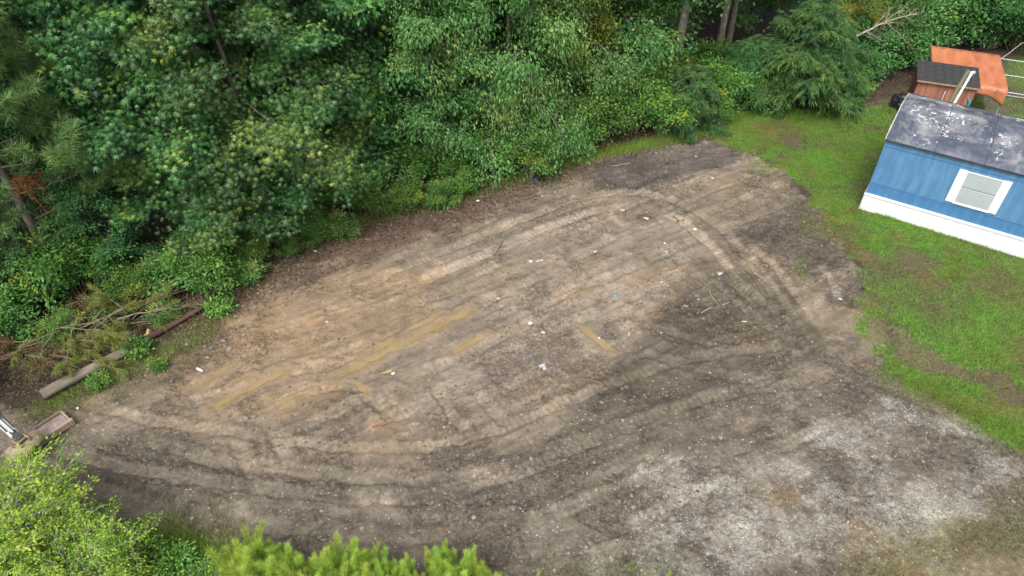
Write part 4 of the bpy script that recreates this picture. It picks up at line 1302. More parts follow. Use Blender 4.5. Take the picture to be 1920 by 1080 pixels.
def make_shrub(name, seed, H, R, nst, mat, shape=DIAMOND, leaf=.09, per=16, spread=.12, tint0=.45, stem_mat=None, arch=.35, width=1.0, side=5, part='foliage', bright=.03):
    rng = np.random.default_rng(seed)
    br, cen, outs, tint = [], [], [], []
    for i in range(nst):
        az = i * 2.39996 + rng.normal() * .4
        rad = R * math.sqrt((i + .5) / nst) * rng.uniform(.7, 1.15)
        h = H * (1 - .45 * (rad / R) ** 2) * rng.uniform(.7, 1.1)
        b = np.array([math.cos(az) * rad * .2, math.sin(az) * rad * .2, -.05])
        s = np.linspace(0, 1, 9)[:, None]
        e = np.array([math.cos(az) * rad, math.sin(az) * rad, h])
        P = b + (e - b) * s
        P[:, 2] += arch * h * np.sin(np.pi * s[:, 0]) * .5
        P += rng.normal(size=P.shape) * .03 * s * H
        br.append((P, .012 + .008 * H, .004))
        tt = tint0 + rng.normal() * .12
        yell = rng.random() < bright
        for j in range(side + 3):
            u = rng.uniform(.25, 1)
            q = np.array([np.interp(u, np.linspace(0, 1, 9), P[:, k]) for k in range(3)])
            Q = limb(rng, q, az + rng.normal() * 1.1, rng.uniform(0, 1.0), (.15 + .28 * H) * rng.uniform(.4, 1) * (1.15 - .5 * u), .15, 4)
            br.append((Q, .008, .003))
            for k in (1, 2, 3):
                o = unit(Q[k] - Q[k - 1])
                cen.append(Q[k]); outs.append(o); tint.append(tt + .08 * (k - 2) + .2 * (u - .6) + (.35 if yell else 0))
        for k in (5, 6, 7, 8):
            cen.append(P[k]); outs.append(unit(P[k] - P[k - 1])); tint.append(tt + .05 * (k - 5))
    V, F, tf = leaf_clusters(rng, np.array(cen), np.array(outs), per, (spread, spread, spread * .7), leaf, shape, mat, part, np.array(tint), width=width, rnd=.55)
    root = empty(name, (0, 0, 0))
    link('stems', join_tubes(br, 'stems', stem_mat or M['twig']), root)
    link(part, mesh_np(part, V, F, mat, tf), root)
    return root

def make_fennel(name, seed, H, nst, spread):
    rng = np.random.default_rng(seed)
    br, C, A, T, SZ = [], [], [], [], []
    for i in range(nst):
        az = rng.uniform(0, 6.3); rad = spread * math.sqrt(rng.random())
        h = H * rng.uniform(.65, 1.05)
        lean = rng.normal(size=2) * .12
        b = np.array([math.cos(az) * rad, math.sin(az) * rad, -.05])
        s = np.linspace(0, 1, 7)
        P = b + np.stack([lean[0] * h * s ** 2, lean[1] * h * s ** 2, h * s], 1)
        br.append((P, .010, .003))
        tt = .5 + rng.normal() * .12
        n = int(380 * h)
        u = rng.random(n) ** .75
        pos = np.stack([np.interp(u, s, P[:, k]) for k in range(3)], 1)
        azz = rng.uniform(0, 6.3, n)
        env = (.13 * np.sin(np.pi * np.clip(u * .85 + .15, 0, 1)) + .03)
        r = env * rng.random(n) ** .6
        pos += np.stack([np.cos(azz) * r, np.sin(azz) * r, r * .6], 1)
        A.append(np.stack([np.cos(azz) * .35, np.sin(azz) * .35, np.full(n, 1.0)], 1) + rng.normal(size=(n, 3)) * .22)
        C.append(pos); T.append(tt + .55 * (u - .6) + rng.normal(size=n) * .14); SZ.append(rng.uniform(.12, .26, n))
    C, A, T, SZ = map(np.concatenate, (C, A, T, SZ))
    V, F, k = place_leaves(C, A, rng.normal(size=C.shape), SZ, .0105 / SZ, NEEDLE)
    root = empty(name, (0, 0, 0))
    link('stems', join_tubes(br, 'stems', M['lime_stem']), root)
    link('foliage', mesh_np('foliage', V, F, M['fennel'], np.clip(T, 0, 1)), root)
    return root
M['lime_stem'] = mottled('green_stem', [(0.3, (.13, .17, .05)), (0.7, (.24, .27, .10))], scale=8, rough=.7)

rs = random.Random(12)
class Proto:
    """first use moves the prototype itself, later uses are copies of the thing and its parts"""
    def __init__(self, root): self.root, self.used = root, False
    def put(self, xy, scale=1.0, rot=None, label=None, cat=None, group=None, sz=None, tilt=(0, 0)):
        o = self.root if not self.used else copy_tree(self.root)
        self.used = True
        o.location = (float(xy[0]), float(xy[1]), float(ground_z(float(xy[0]), float(xy[1]))) - .02)
        o.scale = (scale, scale, (sz or 1.0) * scale)
        o.rotation_euler = (tilt[0], tilt[1], rs.uniform(0, 6.28) if rot is None else rot)
        for k in ('label', 'category', 'group'):
            if k in o: del o[k]
        tag(o, label, cat, group)
        return o

# prototypes
gumA = Proto(make_tree('sweetgum_tree', 1, 11.5, .15, 2.1, 2.8, 40, STAR, M['sweetgum'], M['bark'], nsec=4.2, leaf=.165, per=17, spread=(.23, .23, .10), tint0=.40, bright=.05))
gumB = Proto(make_tree('sweetgum_tree', 2, 12.5, .16, 1.6, 3.2, 40, STAR, M['sweetgum'], M['bark'], nsec=4.4, leaf=.17, per=16, spread=(.25, .25, .11), tint0=.42, bright=.07))
gumC = Proto(make_tree('broadleaf_tree', 3, 8.0, .10, .4, 2.3, 30, DIAMOND, M['sweetgum'], M['bark'], nsec=4.6, leaf=.13, per=24, spread=(.21, .21, .09), tint0=.44, bright=.04, lowfat=1.0, width=1.2))
oakA = Proto(make_tree('slender_tree', 4, 11.0, .14, 1.8, 3.0, 28, LANCE, M['oak'], M['bark_pale'], nsec=3.6, leaf=.15, per=24, spread=(.24, .24, .17), el=(.3, .8), droop=.45, tint0=.5, bright=.15, hang=.5, width=1.35))
oakB = Proto(make_tree('slender_tree', 5, 10.0, .13, 1.4, 2.7, 27, DIAMOND, M['oak'], M['bark_pale'], nsec=3.8, leaf=.13, per=26, spread=(.23, .23, .10), el=(.2, .8), droop=.35, tint0=.46, bright=.12, hang=.25))
yelA = Proto(make_tree('yellowing_tree', 6, 9.5, .12, 4.0, 2.3, 30, DIAMOND, M['yellow'], M['bark'], nsec=4.0, leaf=.12, per=24, spread=(.26, .26, .2), tint0=.5, bright=.2))
tallA = Proto(make_tree('tall_tree', 7, 17.0, .24, 6.0, 3.6, 40, DIAMOND, M['shrub'], M['bark_pale'], leaf=.17, per=20, spread=(.32, .32, .16), tint0=.3, bright=.05))
thickP = Proto(make_shrub('leafy_shrub', 19, 2.2, 1.2, 18, M['oak'], leaf=.13, per=11, spread=.15, tint0=.25, bright=.02))
backA = Proto(make_tree('forest_tree', 8, 14.0, .2, 1.5, 3.6, 34, DIAMOND, M['oak'], M['bark'], nsec=3.8, leaf=.19, per=17, spread=(.30, .30, .12), tint0=.32, bright=.06))
pineA = Proto(make_pine('pine_tree', 9, 13.0, .15, 2.4, 2.7, 60, per=60, tuft=.30, needle_w=.019, tint0=.52))
cedA = Proto(make_cedar('cedar_tree', 10, 4.6, 2.3, 130, M['cedar'], per=15, spray=.27))
cedB = Proto(make_cedar('cedar_tree', 11, 3.0, 1.5, 80, M['cedar'], per=15, spray=.23))
shA = Proto(make_shrub('leafy_shrub', 12, 1.5, 1.0, 16, M['shrub'], leaf=.10, per=11))
shB = Proto(make_shrub('leafy_shrub', 13, 2.2, 1.2, 18, M['shrub'], leaf=.12, per=11, spread=.15, tint0=.5))
shC = Proto(make_shrub('leafy_shrub', 14, 1.0, .8, 14, M['oak'], shape=LANCE, leaf=.12, per=11, tint0=.55, width=1.3))
shY = Proto(make_shrub('goldenrod', 15, 1.3, .5, 9, M['yellow'], shape=DIAMOND, leaf=.07, per=12, tint0=.62, bright=.4))
sprA = Proto(make_shrub('sprout', 17, .45, .45, 9, M['shrub'], leaf=.10, per=3, side=3, spread=.09, tint0=.55, arch=.5))
sapA = Proto(make_shrub('sapling', 16, 2.6, .7, 5, M['shrub'], leaf=.12, per=7, side=5, stem_mat=M['dead_twig'], arch=.1))

def P(px, py): return G(px, py)[:2]

TREES = [
 (pineA, np.array([-14.9, 17.6]), 1.1, .4, 'bright long-needled pine filling the upper left corner'),
 (gumA, G(275, 215, 5.0), 1.05, 2.0, 'dense dark sweetgum standing over the brush pile'),
 (gumB, G(450, 235, 4.6), .98, .9, 'sweetgum whose low boughs overhang the red-brown soil left of centre'),
 (gumA, G(606, 398), 1.0, 1.3, 'sweetgum with a bare pale lower trunk at the lot edge'),
 (gumC, G(-30, 590), .58, 1.0, 'low dark broadleaf tree at the left edge beside the brush pile'),
 (gumC, G(222, 515), .60, 3.0, 'short bushy broadleaf tree rising just behind the brush pile'),
 (gumC, G(540, 372), .62, 5.0, 'small broadleaf tree between the two tall ones left of centre'),
 (gumC, G(715, 312), .62, 2.0, 'low rounded broadleaf tree left of the slender pale trees'),
 (gumB, G(250, 60, 6.5), 1.0, 3.9, 'tall sweetgum with yellowish top between the two pines'),
 (pineA, np.array([-8.9, 22.6]), 1.0, 2.2, 'pine showing brownish needles high between the sweetgums'),
 (pineA, G(410, 330, 3.2), .55, 1.2, 'small pine low between the sweetgums left of centre'),
 (gumB, G(640, 305), 1.05, 5.5, 'tall sweetgum with yellow-tipped leaves at top left of centre'),
 (oakB, G(810, 315), 1.0, .5, 'pale green tree left of the twin slender trunks'),
 (oakA, G(912, 280), 1.0, 1.6, 'drooping pale green tree with the thinner of two slender trunks'),
 (oakA, G(955, 286), 1.05, 4.4, 'drooping pale green tree with the thicker slender leaning trunk'),
 (oakB, G(1056, 238), .9, 2.9, 'pale green tree reaching over the grass strip'),
 (yelA, G(1045, 235), 1.0, .3, 'yellow-green tree crown at the top centre of the wood'),
 (tallA, G(1254, 200), 1.0, .3, 'tall tree with straight pale mottled trunk at top right of centre'),
 (cedA, G(1490, 195), 1.05, .3, 'large feathery dark cedar at the corner of the lawn'),
 (cedB, G(1285, 240), .92, 1.3, 'smaller feathery cedar beside the dark soil corner'),
 (cedB, G(1390, 190), .95, 2.5, 'low cedar tucked against the large feathery cedar'),
 (yelA, G(1575, 118), .60, 2.4, 'yellow-green tree rising behind the large cedar'),
 (gumC, G(55, 560), .55, 4.4, 'leafy broadleaf tree covering the foot of the corner pine'),
]
for pr, xy, s, rot, lab in TREES:
    pr.put(xy[:2], s, rot, lab, 'tree')
for k, (q, s) in enumerate([((1650, 112), 1.5), ((1620, 135), 1.2), ((1690, 98), 1.6), ((1735, 80), 1.7), ((1790, 82), 1.6), ((1850, 88), 1.5), ((1905, 95), 1.4), ((1600, 160), .9), ((1675, 125), 1.1), ((1960, 100), 1.5)]):
    thickP.put(P(*q), s, None, 'tall dark shrub in the thicket behind the shed and kennel', 'shrub', 'thicket behind the shed')
for k, (px, s) in enumerate([((1342, 118), .9), ((1362, 95), .8)]):
    tallA.put(P(*px), s, 1.0 + k * 2, ['tall tree with dark straight trunk, left of a close pair', 'tall tree with dark thinner trunk, right of a close pair'][k], 'tree')
# the wood behind: trees one row deeper, and the far right screen
back = [(20, 430), (-120, 470), (180, 400), (420, 370), (540, 330), (720, 300), (830, 240), (960, 200), (1130, 170), (1190, 60), (1300, 40), (1400, 60), (1450, 10), (1160, 120), (1080, 110), (880, 140), (700, 200), (560, 220), (380, 260), (200, 300), (20, 320), (-150, 380), (1330, -30), (1230, -40), (1120, 20), (980, 60), (1500, 40)]
def deep_label(q):
    for lim, where in ((250, 'behind the corner pine and the brush pile'), (620, 'behind the tall sweetgums left of centre'), (900, 'behind the pale green trees at centre'), (1150, 'behind the yellow-green crown at top centre'), (9999, 'behind the tall straight trunks right of centre')):
        if q[0] < lim: return 'forest tree half hidden in shade ' + where, 'trees ' + where
for k, q in enumerate(back):
    (backA if k % 3 else gumB).put(P(*q), rs.uniform(.9, 1.15), None, deep_label(q)[0], 'tree', deep_label(q)[1])
right = [(1640, 70), (1700, 60), (1760, 45), (1820, 40), (1880, 55), (1940, 65), (1600, 20), (1680, 0), (1760, -20), (1850, -30), (1940, -10), (2010, 40), (1560, 60), (2080, 20)]
for k, q in enumerate(right):
    (backA if k % 4 else oakB).put(P(*q), rs.uniform(.85, 1.05), None, 'dark leafy tree in the screen behind shed and kennel', 'tree', 'trees behind the shed')

# shrubs along the foot of the wood
SH = [(shB, (760, 396), .55, 'bright leafy shrub at the foot of the wood left of the blue plastic'), (shA, (830, 385), .7, 'low leafy shrub on the lot edge right of the pale sapling stem'),
 (shB, (700, 400), .6, 'leafy shrub under the low rounded broadleaf tree'), (shC, (640, 440), .8, 'small pale shrub by the bare sweetgum trunk'), (shA, (545, 475), .5, 'low leafy shrub beside the red-brown soil'),
 (shC, (470, 522), .7, 'tiny pale shrub at the bend of the wood edge'), (shB, (480, 500), .55, 'leafy shrub under the overhanging sweetgum boughs'), (shA, (860, 362), .9, 'dark leafy shrub below the slender trunks'),
 (shB, (1010, 325), .8, 'leafy shrub behind the blue plastic'), (shC, (1070, 290), 1.0, 'pale-leaved shrub at the left end of the grass strip'), (shB, (1120, 262), 1.1, 'leafy shrub in the middle of the grass strip'),
 (shB, (1180, 250), 1.2, 'leafy shrub left of the smaller cedar'), (shY, (1165, 245), 1.0, 'yellow goldenrod clump in the shrubs above the grass strip'), (shY, (1370, 190), 1.2, 'yellow goldenrod clump left of the large cedar'),
 (shB, (1230, 215), 1.3, 'bright leafy shrub at the foot of the pale mottled trunk'), (shY, (1275, 195), 1.5, 'tall yellow-green weed clump behind the smaller cedar'), (shB, (1340, 212), 1.1, 'leafy shrub between the two cedars'), (shB, (1238, 252), .95, 'light green leafy sapling clump at the left foot of the smaller cedar'), (shB, (1325, 232), .75, 'light green leafy clump at the right foot of the smaller cedar'), (shB, (130, 640), .5, 'green tangle sprouting from the left half of the brush pile'), (shA, (215, 606), .6, 'green tangle sprouting from the middle of the brush pile'), (shC, (310, 598), .6, 'green tangle at the right end of the brush pile'),
 (shA, (1430, 208), 1.0, 'leafy shrub at the foot of the large cedar'), (shY, (1545, 205), .7, 'small yellowish weed right of the large cedar'), (sapA, (995, 332), 1.0, 'thin bare-stemmed sapling beside the blue plastic'),
 (sapA, (775, 388), .8, 'thin sapling with leafy head at the lot edge'), (shA, (1090, 268), 1.2, 'dark shrub behind the grass strip'), (shB, (930, 318), .9, 'leafy shrub at the foot of the thicker slender trunk'),
 (shA, (600, 450), .6, 'little shrub in front of the bare sweetgum trunk'), (shB, (400, 540), .9, 'leafy shrub just right of the brush pile'), (sprA, (415, 590), 1.1, 'low green sprout by the tip of the reddish log'),
 (sprA, (262, 664), 1.0, 'green sprout covering the gap between the two logs'), (shB, (250, 560), .6, 'leafy shrub growing through the brush pile'), (sprA, (192, 722), .8, 'small grey-green sprig in front of the grey log'),
 (shA, (60, 570), 1.0, 'dark leafy shrub behind the left half of the brush pile'), (sprA, (300, 690), .7, 'small weed on the brown soil below the logs'), (shA, (1600, 180), .8, 'low dark shrub behind the lawn by the shed'),
 (shB, (1640, 120), 1.3, 'dark shrub at the dark gap left of the shed'), (shB, (1700, 95), 1.4, 'dark shrub behind the shed'), (shB, (1900, 80), 1.2, 'leafy shrub behind the kennel')]
for pr, px, s, lab in SH:
    pr.put(P(*px), s, None, lab, 'shrub')
edge = [(20, 640), (140, 560), (330, 540), (440, 505), (960, 325), (1040, 295), (1150, 240), (1210, 225), (1300, 200), (1420, 150), (1330, 165), (1250, 185), (870, 330), (700, 365), (560, 420), (820, 340), (1000, 290), (1100, 235), (1460, 120), (1530, 110), (380, 500), (480, 460), (1180, 190), (1080, 255), (1760, 75), (1830, 72), (1960, 90), (640, 390), (760, 350), (930, 290)]
def under(q):
    for lim, where in ((350, 'behind the brush pile'), (620, 'below the sweetgums left of centre'), (860, 'left of the slender trunks'), (1120, 'round the slender trunks'), (1300, 'behind the smaller cedar'), (1560, 'behind the large cedar'), (9999, 'behind shed and kennel')):
        if q[0] < lim: return where
for k, q in enumerate(edge):
    (shA, shB, shC)[k % 3].put(P(q[0] + rs.uniform(-15, 15), q[1] - 8), rs.uniform(.7, 1.25), None, 'low shaded understory shrub ' + under(q), 'shrub', 'understory shrubs ' + under(q))

# brown dead bough hanging at the left edge
rng = np.random.default_rng(77)
cen = G(40, 335, 4.2) 
br, C_, A_2 = [], [], []
for i in range(14):
    Q = limb(rng, np.zeros(3), rng.normal() * .7 + .2, rng.normal() * .3, rng.uniform(.4, 1.0), .4, 6)
    br.append((Q, .015, .004))
    n = 90
    u = rng.random(n)
    C_.append(np.stack([np.interp(u, np.linspace(0, 1, 6), Q[:, k]) for k in range(3)], 1) + rng.normal(size=(n, 3)) * .05)
    A_2.append(rng.normal(size=(n, 3)) + (Q[-1] - Q[0]) * .8 - np.array([0, 0, .5]))
C_, A_2 = np.concatenate(C_), np.concatenate(A_2)
szs = rng.uniform(.1, .2, len(C_))
V, F, k = place_leaves(C_, A_2, rng.normal(size=C_.shape), szs, .02 / szs, NEEDLE)
o = empty('dead_bough', G(25, 335, 4.2)); tag(o, 'dead orange-brown bough hanging in the trees at the left edge', 'bough')
link('branches', join_tubes(br, 'branches', M['twig']), o)
link('needles', mesh_np('needles', V, F, M['dead_orange'], rng.random(len(F))), o)

# bare fallen limb at the upper right
rng = np.random.default_rng(31)
p0 = G(1605, 68, 2.6); p1 = G(1720, 15, 3.2)
o = empty('dead_limb', p0); tag(o, 'bare grey dead limb with fine twigs jutting out behind the large cedar', 'limb')
dv = p1 - p0; L = np.linalg.norm(dv); az0 = math.atan2(dv[1], dv[0]); e0 = math.asin(dv[2] / L)
main = limb(rng, np.zeros(3), az0, e0, L, .03, 9, .03)
br = [(main, .055, .012)]
for i in range(16):
    s = rng.uniform(.05, .95)
    q = np.array([np.interp(s, np.linspace(0, 1, 9), main[:, k]) for k in range(3)])
    Q = limb(rng, q, az0 + rng.choice((-1, 1)) * rng.uniform(.25, .8), rng.normal() * .35 - .1, L * rng.uniform(.25, .55) * (1.1 - .6 * s), .1, 7, .05)
    br.append((Q, .022, .005))
    for j in range(6):
        s2 = rng.uniform(.2, 1)
        q2 = np.array([np.interp(s2, np.linspace(0, 1, 7), Q[:, k]) for k in range(3)])
        br.append((limb(rng, q2, az0 + rng.normal() * .8, rng.normal() * .5, rng.uniform(.25, .7), .1, 5, .06), .009, .003))
link('branches', join_tubes(br, 'branches', M['dead_twig']), o)
o2 = empty('dead_branch', G(1874, 112, 1.9)); tag(o2, 'thin grey dead branch rising from the kennel corner', 'branch')
q0 = np.zeros(3); q1 = G(1930, 78, 2.6) - G(1874, 112, 1.9)
link('stem', join_tubes([(np.array([q0, q1 * .3 + [0, 0, .05], q1 * .65 + [0, 0, .2], q1 * 1.2]), .03, .012)], 'stem', M['dead_twig']), o2)

# ------------------------------------------------------------------ brush pile
bp0 = at_ground(190, 650)
brush = empty('brush_pile', bp0)
tag(brush, 'brush pile of dry pine boughs and torn branches behind the logs', 'brush pile')
rng = np.random.default_rng(5)
C_, A_2, T_ = [], [], []
bxy = G(330, 590)[:2] - G(60, 690)[:2]; blen = np.linalg.norm(bxy); bdir = bxy / blen; bper = np.array([-bdir[1], bdir[0]])
for i in range(46):
    s = rng.uniform(-.5, .5) * blen; w = abs(rng.normal()) * .6 - .12
    hump = 1.3 * math.exp(-(w / .9) ** 2) * (1 - (abs(s) / blen * 1.7) ** 2)
    st = np.array([*(bdir * s + bper * w), max(.08, hump * rng.uniform(.2, 1))])
    az = math.atan2(bdir[1], bdir[0]) + rng.normal() * .7 + (math.pi if rng.random() < .5 else 0)
    Lb = rng.uniform(.9, 2.3)
    Q = limb(rng, st, az, rng.normal() * .25 + .12, Lb, .18, 8, .05)
    Q[:, 2] = np.maximum(Q[:, 2], .03)
    rb = rng.uniform(.012, .035)
    tw = [(Q, rb, .006)]
    needles = rng.random() < .65
    green = rng.random() < .5
    for j in range(7):
        u = rng.uniform(.25, 1)
        q = np.array([np.interp(u, np.linspace(0, 1, 8), Q[:, k]) for k in range(3)])
        R2 = limb(rng, q, az + rng.normal() * .7, rng.normal() * .4, rng.uniform(.25, .7), .15, 5, .05)
        R2[:, 2] = np.maximum(R2[:, 2], .02)
        tw.append((R2, rb * .4, .003))
        if needles:
            n = 120
            v = rng.uniform(.2, 1, n)
            C_.append(np.stack([np.interp(v, np.linspace(0, 1, 5), R2[:, k]) for k in range(3)], 1) + rng.normal(size=(n, 3)) * .03)
            A_2.append(unit(R2[-1] - R2[0])[None] * .8 + rng.normal(size=(n, 3)) * .6 - np.array([0, 0, .2]))
            T_.append(np.clip((.98 if green else .45) + rng.normal(size=n) * .18, 0, 1))
    link('branch', join_tubes(tw, 'branch', M['twig']), brush)
C_, A_2, T_ = map(np.concatenate, (C_, A_2, T_))
szs = rng.uniform(.10, .22, len(C_))
V, F, k = place_leaves(C_, A_2, rng.normal(size=C_.shape), szs, .015 / szs, NEEDLE)
tag(link('dry_needles', mesh_np('dry_needles', V, F, M['dry'], T_), brush), None, None, None, 'stuff')

# ------------------------------------------------------------------ foreground plants along the bottom of the view
limeA = Proto(make_shrub('lime_shrub', 41, 3.2, 2.2, 70, M['lime'], shape=LANCE, leaf=.075, per=7, spread=.055, tint0=.55, stem_mat=M['dead_twig'], arch=.3, width=1.8, side=9, bright=.08))
limeA.put(G(55, 1075)[:2], .98, .6, 'large lime-green leafy shrub filling the bottom left corner', 'shrub')
limeA.put(G(190, 1130)[:2], .72, 2.2, 'lower lime-green shrub spilling right from the corner shrub', 'shrub')
fenA = Proto(make_fennel('feathery_weed', 51, 2.0, 11, .5))
fenB = Proto(make_fennel('feathery_weed', 52, 1.7, 11, .5))
fenC = Proto(make_fennel('feathery_weed', 53, 2.2, 10, .45))
FEN = [(460 + 17.5 * k + ((k * 37) % 11) - 5, 1078 + ((k * 53) % 48), .82 + .3 * ((k * 29) % 10) / 10 - .012 * k) for k in range(29)] + [(1240, 1118, .5), (1290, 1124, .45), (1010, 1120, .5)]
for k, (x, y, s) in enumerate(FEN):
    (fenA, fenB, fenC)[k % 3].put(P(x + 6, y + 6), s * .80, None, 'feathery yellow-green weed plume along the bottom edge', 'weed', 'feathery weeds along the bottom edge')
wdA = Proto(make_shrub('leafy_weed', 54, .6, .5, 10, M['shrub'], leaf=.08, per=7, tint0=.65))
for (x, y, s, lab) in [(330, 1075, 1.0, 'leafy green weed between corner shrub and feathery weeds'), (385, 1085, .8, 'small leafy weed left of the first feathery plume'), (275, 1060, .9, 'leafy weed at the right foot of the corner shrub')]:
    wdA.put(P(x, y), s, None, lab, 'weed')

# ------------------------------------------------------------------ grass, stones, clods, litter: beyond counting
rng = np.random.default_rng(99)
def scatter(n, dens, x0, x1, y0, y1):
    x = rng.uniform(x0, x1, n); y = rng.uniform(y0, y1, n)
    k = rng.random(n) < dens(x, y)
    return x[k], y[k]
gx_, gy_ = scatter(560000, lambda x, y: np.clip(field(turf, x, y) * (.25 + .75 * field(n_mid, x, y) * 1.3), 0, 1) + .25 * field(weedy, x, y), 6.0, 30.0, 10.0, 38.0)
hd = HA[:2]; dd_ = np.array([math.cos(HOME_YAW), math.sin(HOME_YAW)]); nn2 = np.array([-dd_[1], dd_[0]])
ln = (gx_ - hd[0]) * nn2[0] + (gy_ - hd[1]) * nn2[1]; ld = (gx_ - hd[0]) * dd_[0] + (gy_ - hd[1]) * dd_[1]
inside = (ln > -.03) & (ln < 4.3) & (ld > -.03)
keep = ~inside
gx_, gy_ = gx_[keep], gy_[keep]
m_ = len(gx_)
fr = vnoise(gx_, gy_, 2.2, 170, 5, .62)
lush = vnoise(gx_, gy_, .8, 171, 4)
tint = np.clip(.80 + (fr - .5) * 2.8 + (lush - .5) * 1.2 + rng.normal(size=m_) * .2, 0, 1)
strip = field(m_strip, gx_, gy_)
tint = np.clip(tint + .3 * strip, 0, 1)
hgt = rng.uniform(.04, .10, m_) * (.6 + .8 * lush) * (1 + 1.2 * strip) * (1 + 1.3 * sstep(.56, .7, vnoise(gx_, gy_, .35, 174, 3)))
ax = np.stack([rng.normal(size=m_) * .45, rng.normal(size=m_) * .45, np.ones(m_)], 1)
V, F, k = place_leaves(np.stack([gx_, gy_, ground_z(gx_, gy_) - .005], 1), ax, rng.normal(size=(m_, 3)), hgt, .018 / hgt, NEEDLE)
tag(link('lawn_grass', mesh_np('lawn_grass', V, F, M['grass'], tint)), 'short patchy green lawn grass round the mobile home', 'grass', None, 'stuff')
# weeds of taller grass at the foot of the skirting, by the log and along the lower left
gxs, gys, gh = [], [], []
def tall(px_pts, n, spread, h):
    P_ = smooth_line([G(*q)[:2] for q in px_pts])
    i = rng.uniform(0, len(P_) - 1, n); a = np.floor(i).astype(int); f = (i - a)[:, None]
    q = P_[a] * (1 - f) + P_[np.minimum(a + 1, len(P_) - 1)] * f + rng.normal(size=(n, 2)) * spread
    gxs.append(q[:, 0]); gys.append(q[:, 1]); gh.append(rng.uniform(.4, 1.1, n) * h)
tall([(1640, 402), (1700, 420), (1800, 450), (1920, 482)], 2600, .05, .12)
tall([(60, 770), (180, 720), (320, 660), (420, 600)], 5000, .3, .16)
tall([(250, 1030), (330, 1040), (430, 1060)], 5200, .45, .42)
tall([(540, 470), (620, 430), (740, 400), (860, 372), (960, 340), (1040, 312)], 5000, .22, .22)
tall([(1040, 312), (1140, 285), (1240, 265), (1330, 245)], 9000, .25, .22)
tall([(1345, 225), (1420, 214), (1500, 216)], 3500, .2, .18)
tall([(1700, 720), (1760, 745), (1840, 790), (1920, 830)], 5000, .3, .12)
tall([(1000, 1085), (1200, 1075), (1300, 1080)], 1200, .3, .15)
tall([(1640, 1080), (1760, 1050), (1900, 1000)], 4500, .5, .09)
x, y, h = map(np.concatenate, (gxs, gys, gh))
m_ = len(x)
ax = np.stack([rng.normal(size=m_) * .4, rng.normal(size=m_) * .4, np.ones(m_)], 1)
V, F, k = place_leaves(np.stack([x, y, ground_z(x, y) - .01], 1), ax, rng.normal(size=(m_, 3)), h, .016 / h, NEEDLE)
tag(link('rank_grass', mesh_np('rank_grass', V, F, M['grass'], np.clip(vnoise(x, y, .7, 172, 3) * 1.5 - .2 + rng.normal(size=m_) * .18, 0, 1))), 'ragged tufts of longer grass along lot edges and skirting', 'grass', None, 'stuff')

# gravel stones
M['stone'] = leaf_mat('gravel_stone', [(0.0, (.10, .088, .07)), (0.4, (.19, .175, .15)), (0.75, (.32, .30, .265)), (1.0, (.52, .50, .46))], rough=.85, trans=0.0, spec=.3, val_var=0, hue_var=0)
x, y = scatter(260000, lambda x, y: np.clip(field(grav, x, y) ** 2.2 * .5 + .008 * field(lane_w, x, y), 0, 1), -13, 20, 7.2, 19)
m_ = len(x)
OCT = np.array([[1, 0, 0], [0, 1, 0], [-1, 0, 0], [0, -1, 0], [0, 0, 1]], float)
OF = np.array([[0, 1, 4], [1, 2, 4], [2, 3, 4], [3, 0, 4]])
sz = rng.uniform(.007, .022, m_)
an = rng.uniform(0, 6.3, m_)
O = OCT[None] * rng.uniform(.6, 1.3, (m_, 5, 1)) * sz[:, None, None]
O[:, :, 2] *= .8
R = np.stack([np.cos(an)[:, None] * O[:, :, 0] - np.sin(an)[:, None] * O[:, :, 1], np.sin(an)[:, None] * O[:, :, 0] + np.cos(an)[:, None] * O[:, :, 1], O[:, :, 2]], 2)
R += np.stack([x, y, ground_z(x, y)], 1)[:, None, :]
tag(link('gravel_stones', mesh_np('gravel_stones', R.reshape(-1, 3), (OF[None] + 5 * np.arange(m_)[:, None, None]).reshape(-1, 3), M['stone'], np.repeat(np.clip(rng.normal(.58, .25, m_), 0, 1), 4))), 'pale crushed gravel strewn over the lower right of the lot', 'gravel', None, 'stuff')

# clods of mud
M['clod'] = leaf_mat('mud_clod', [(0.0, (.08, .065, .048)), (0.5, (.14, .115, .09)), (1.0, (.25, .21, .17))], rough=.9, trans=0, spec=.2, val_var=0, hue_var=0)
x, y = scatter(60000, lambda x, y: np.clip(m_l(x, y), 0, 1), -14, 19, 8, 30) if False else scatter(80000, lambda x, y: np.clip(field(soil * m_lot * (rough_patch - .3) * (1 - smoothing), x, y), 0, 1) * .8, -14, 19, 8, 30)
m_ = len(x)
sz = .014 + .06 * rng.random(m_) ** 3.2
O = OCT[None] * rng.uniform(.55, 1.35, (m_, 5, 1)) * sz[:, None, None]
O[:, :, 2] *= .75
R = O + np.stack([x, y, ground_z(x, y) - .004], 1)[:, None, :]
tag(link('mud_clods', mesh_np('mud_clods', R.reshape(-1, 3), (OF[None] + 5 * np.arange(m_)[:, None, None]).reshape(-1, 3), M['clod'], np.repeat(np.clip(rng.normal(.45, .25, m_), 0, 1), 4))), 'crumbled mud clods scattered over the churned lot', 'soil', None, 'stuff')

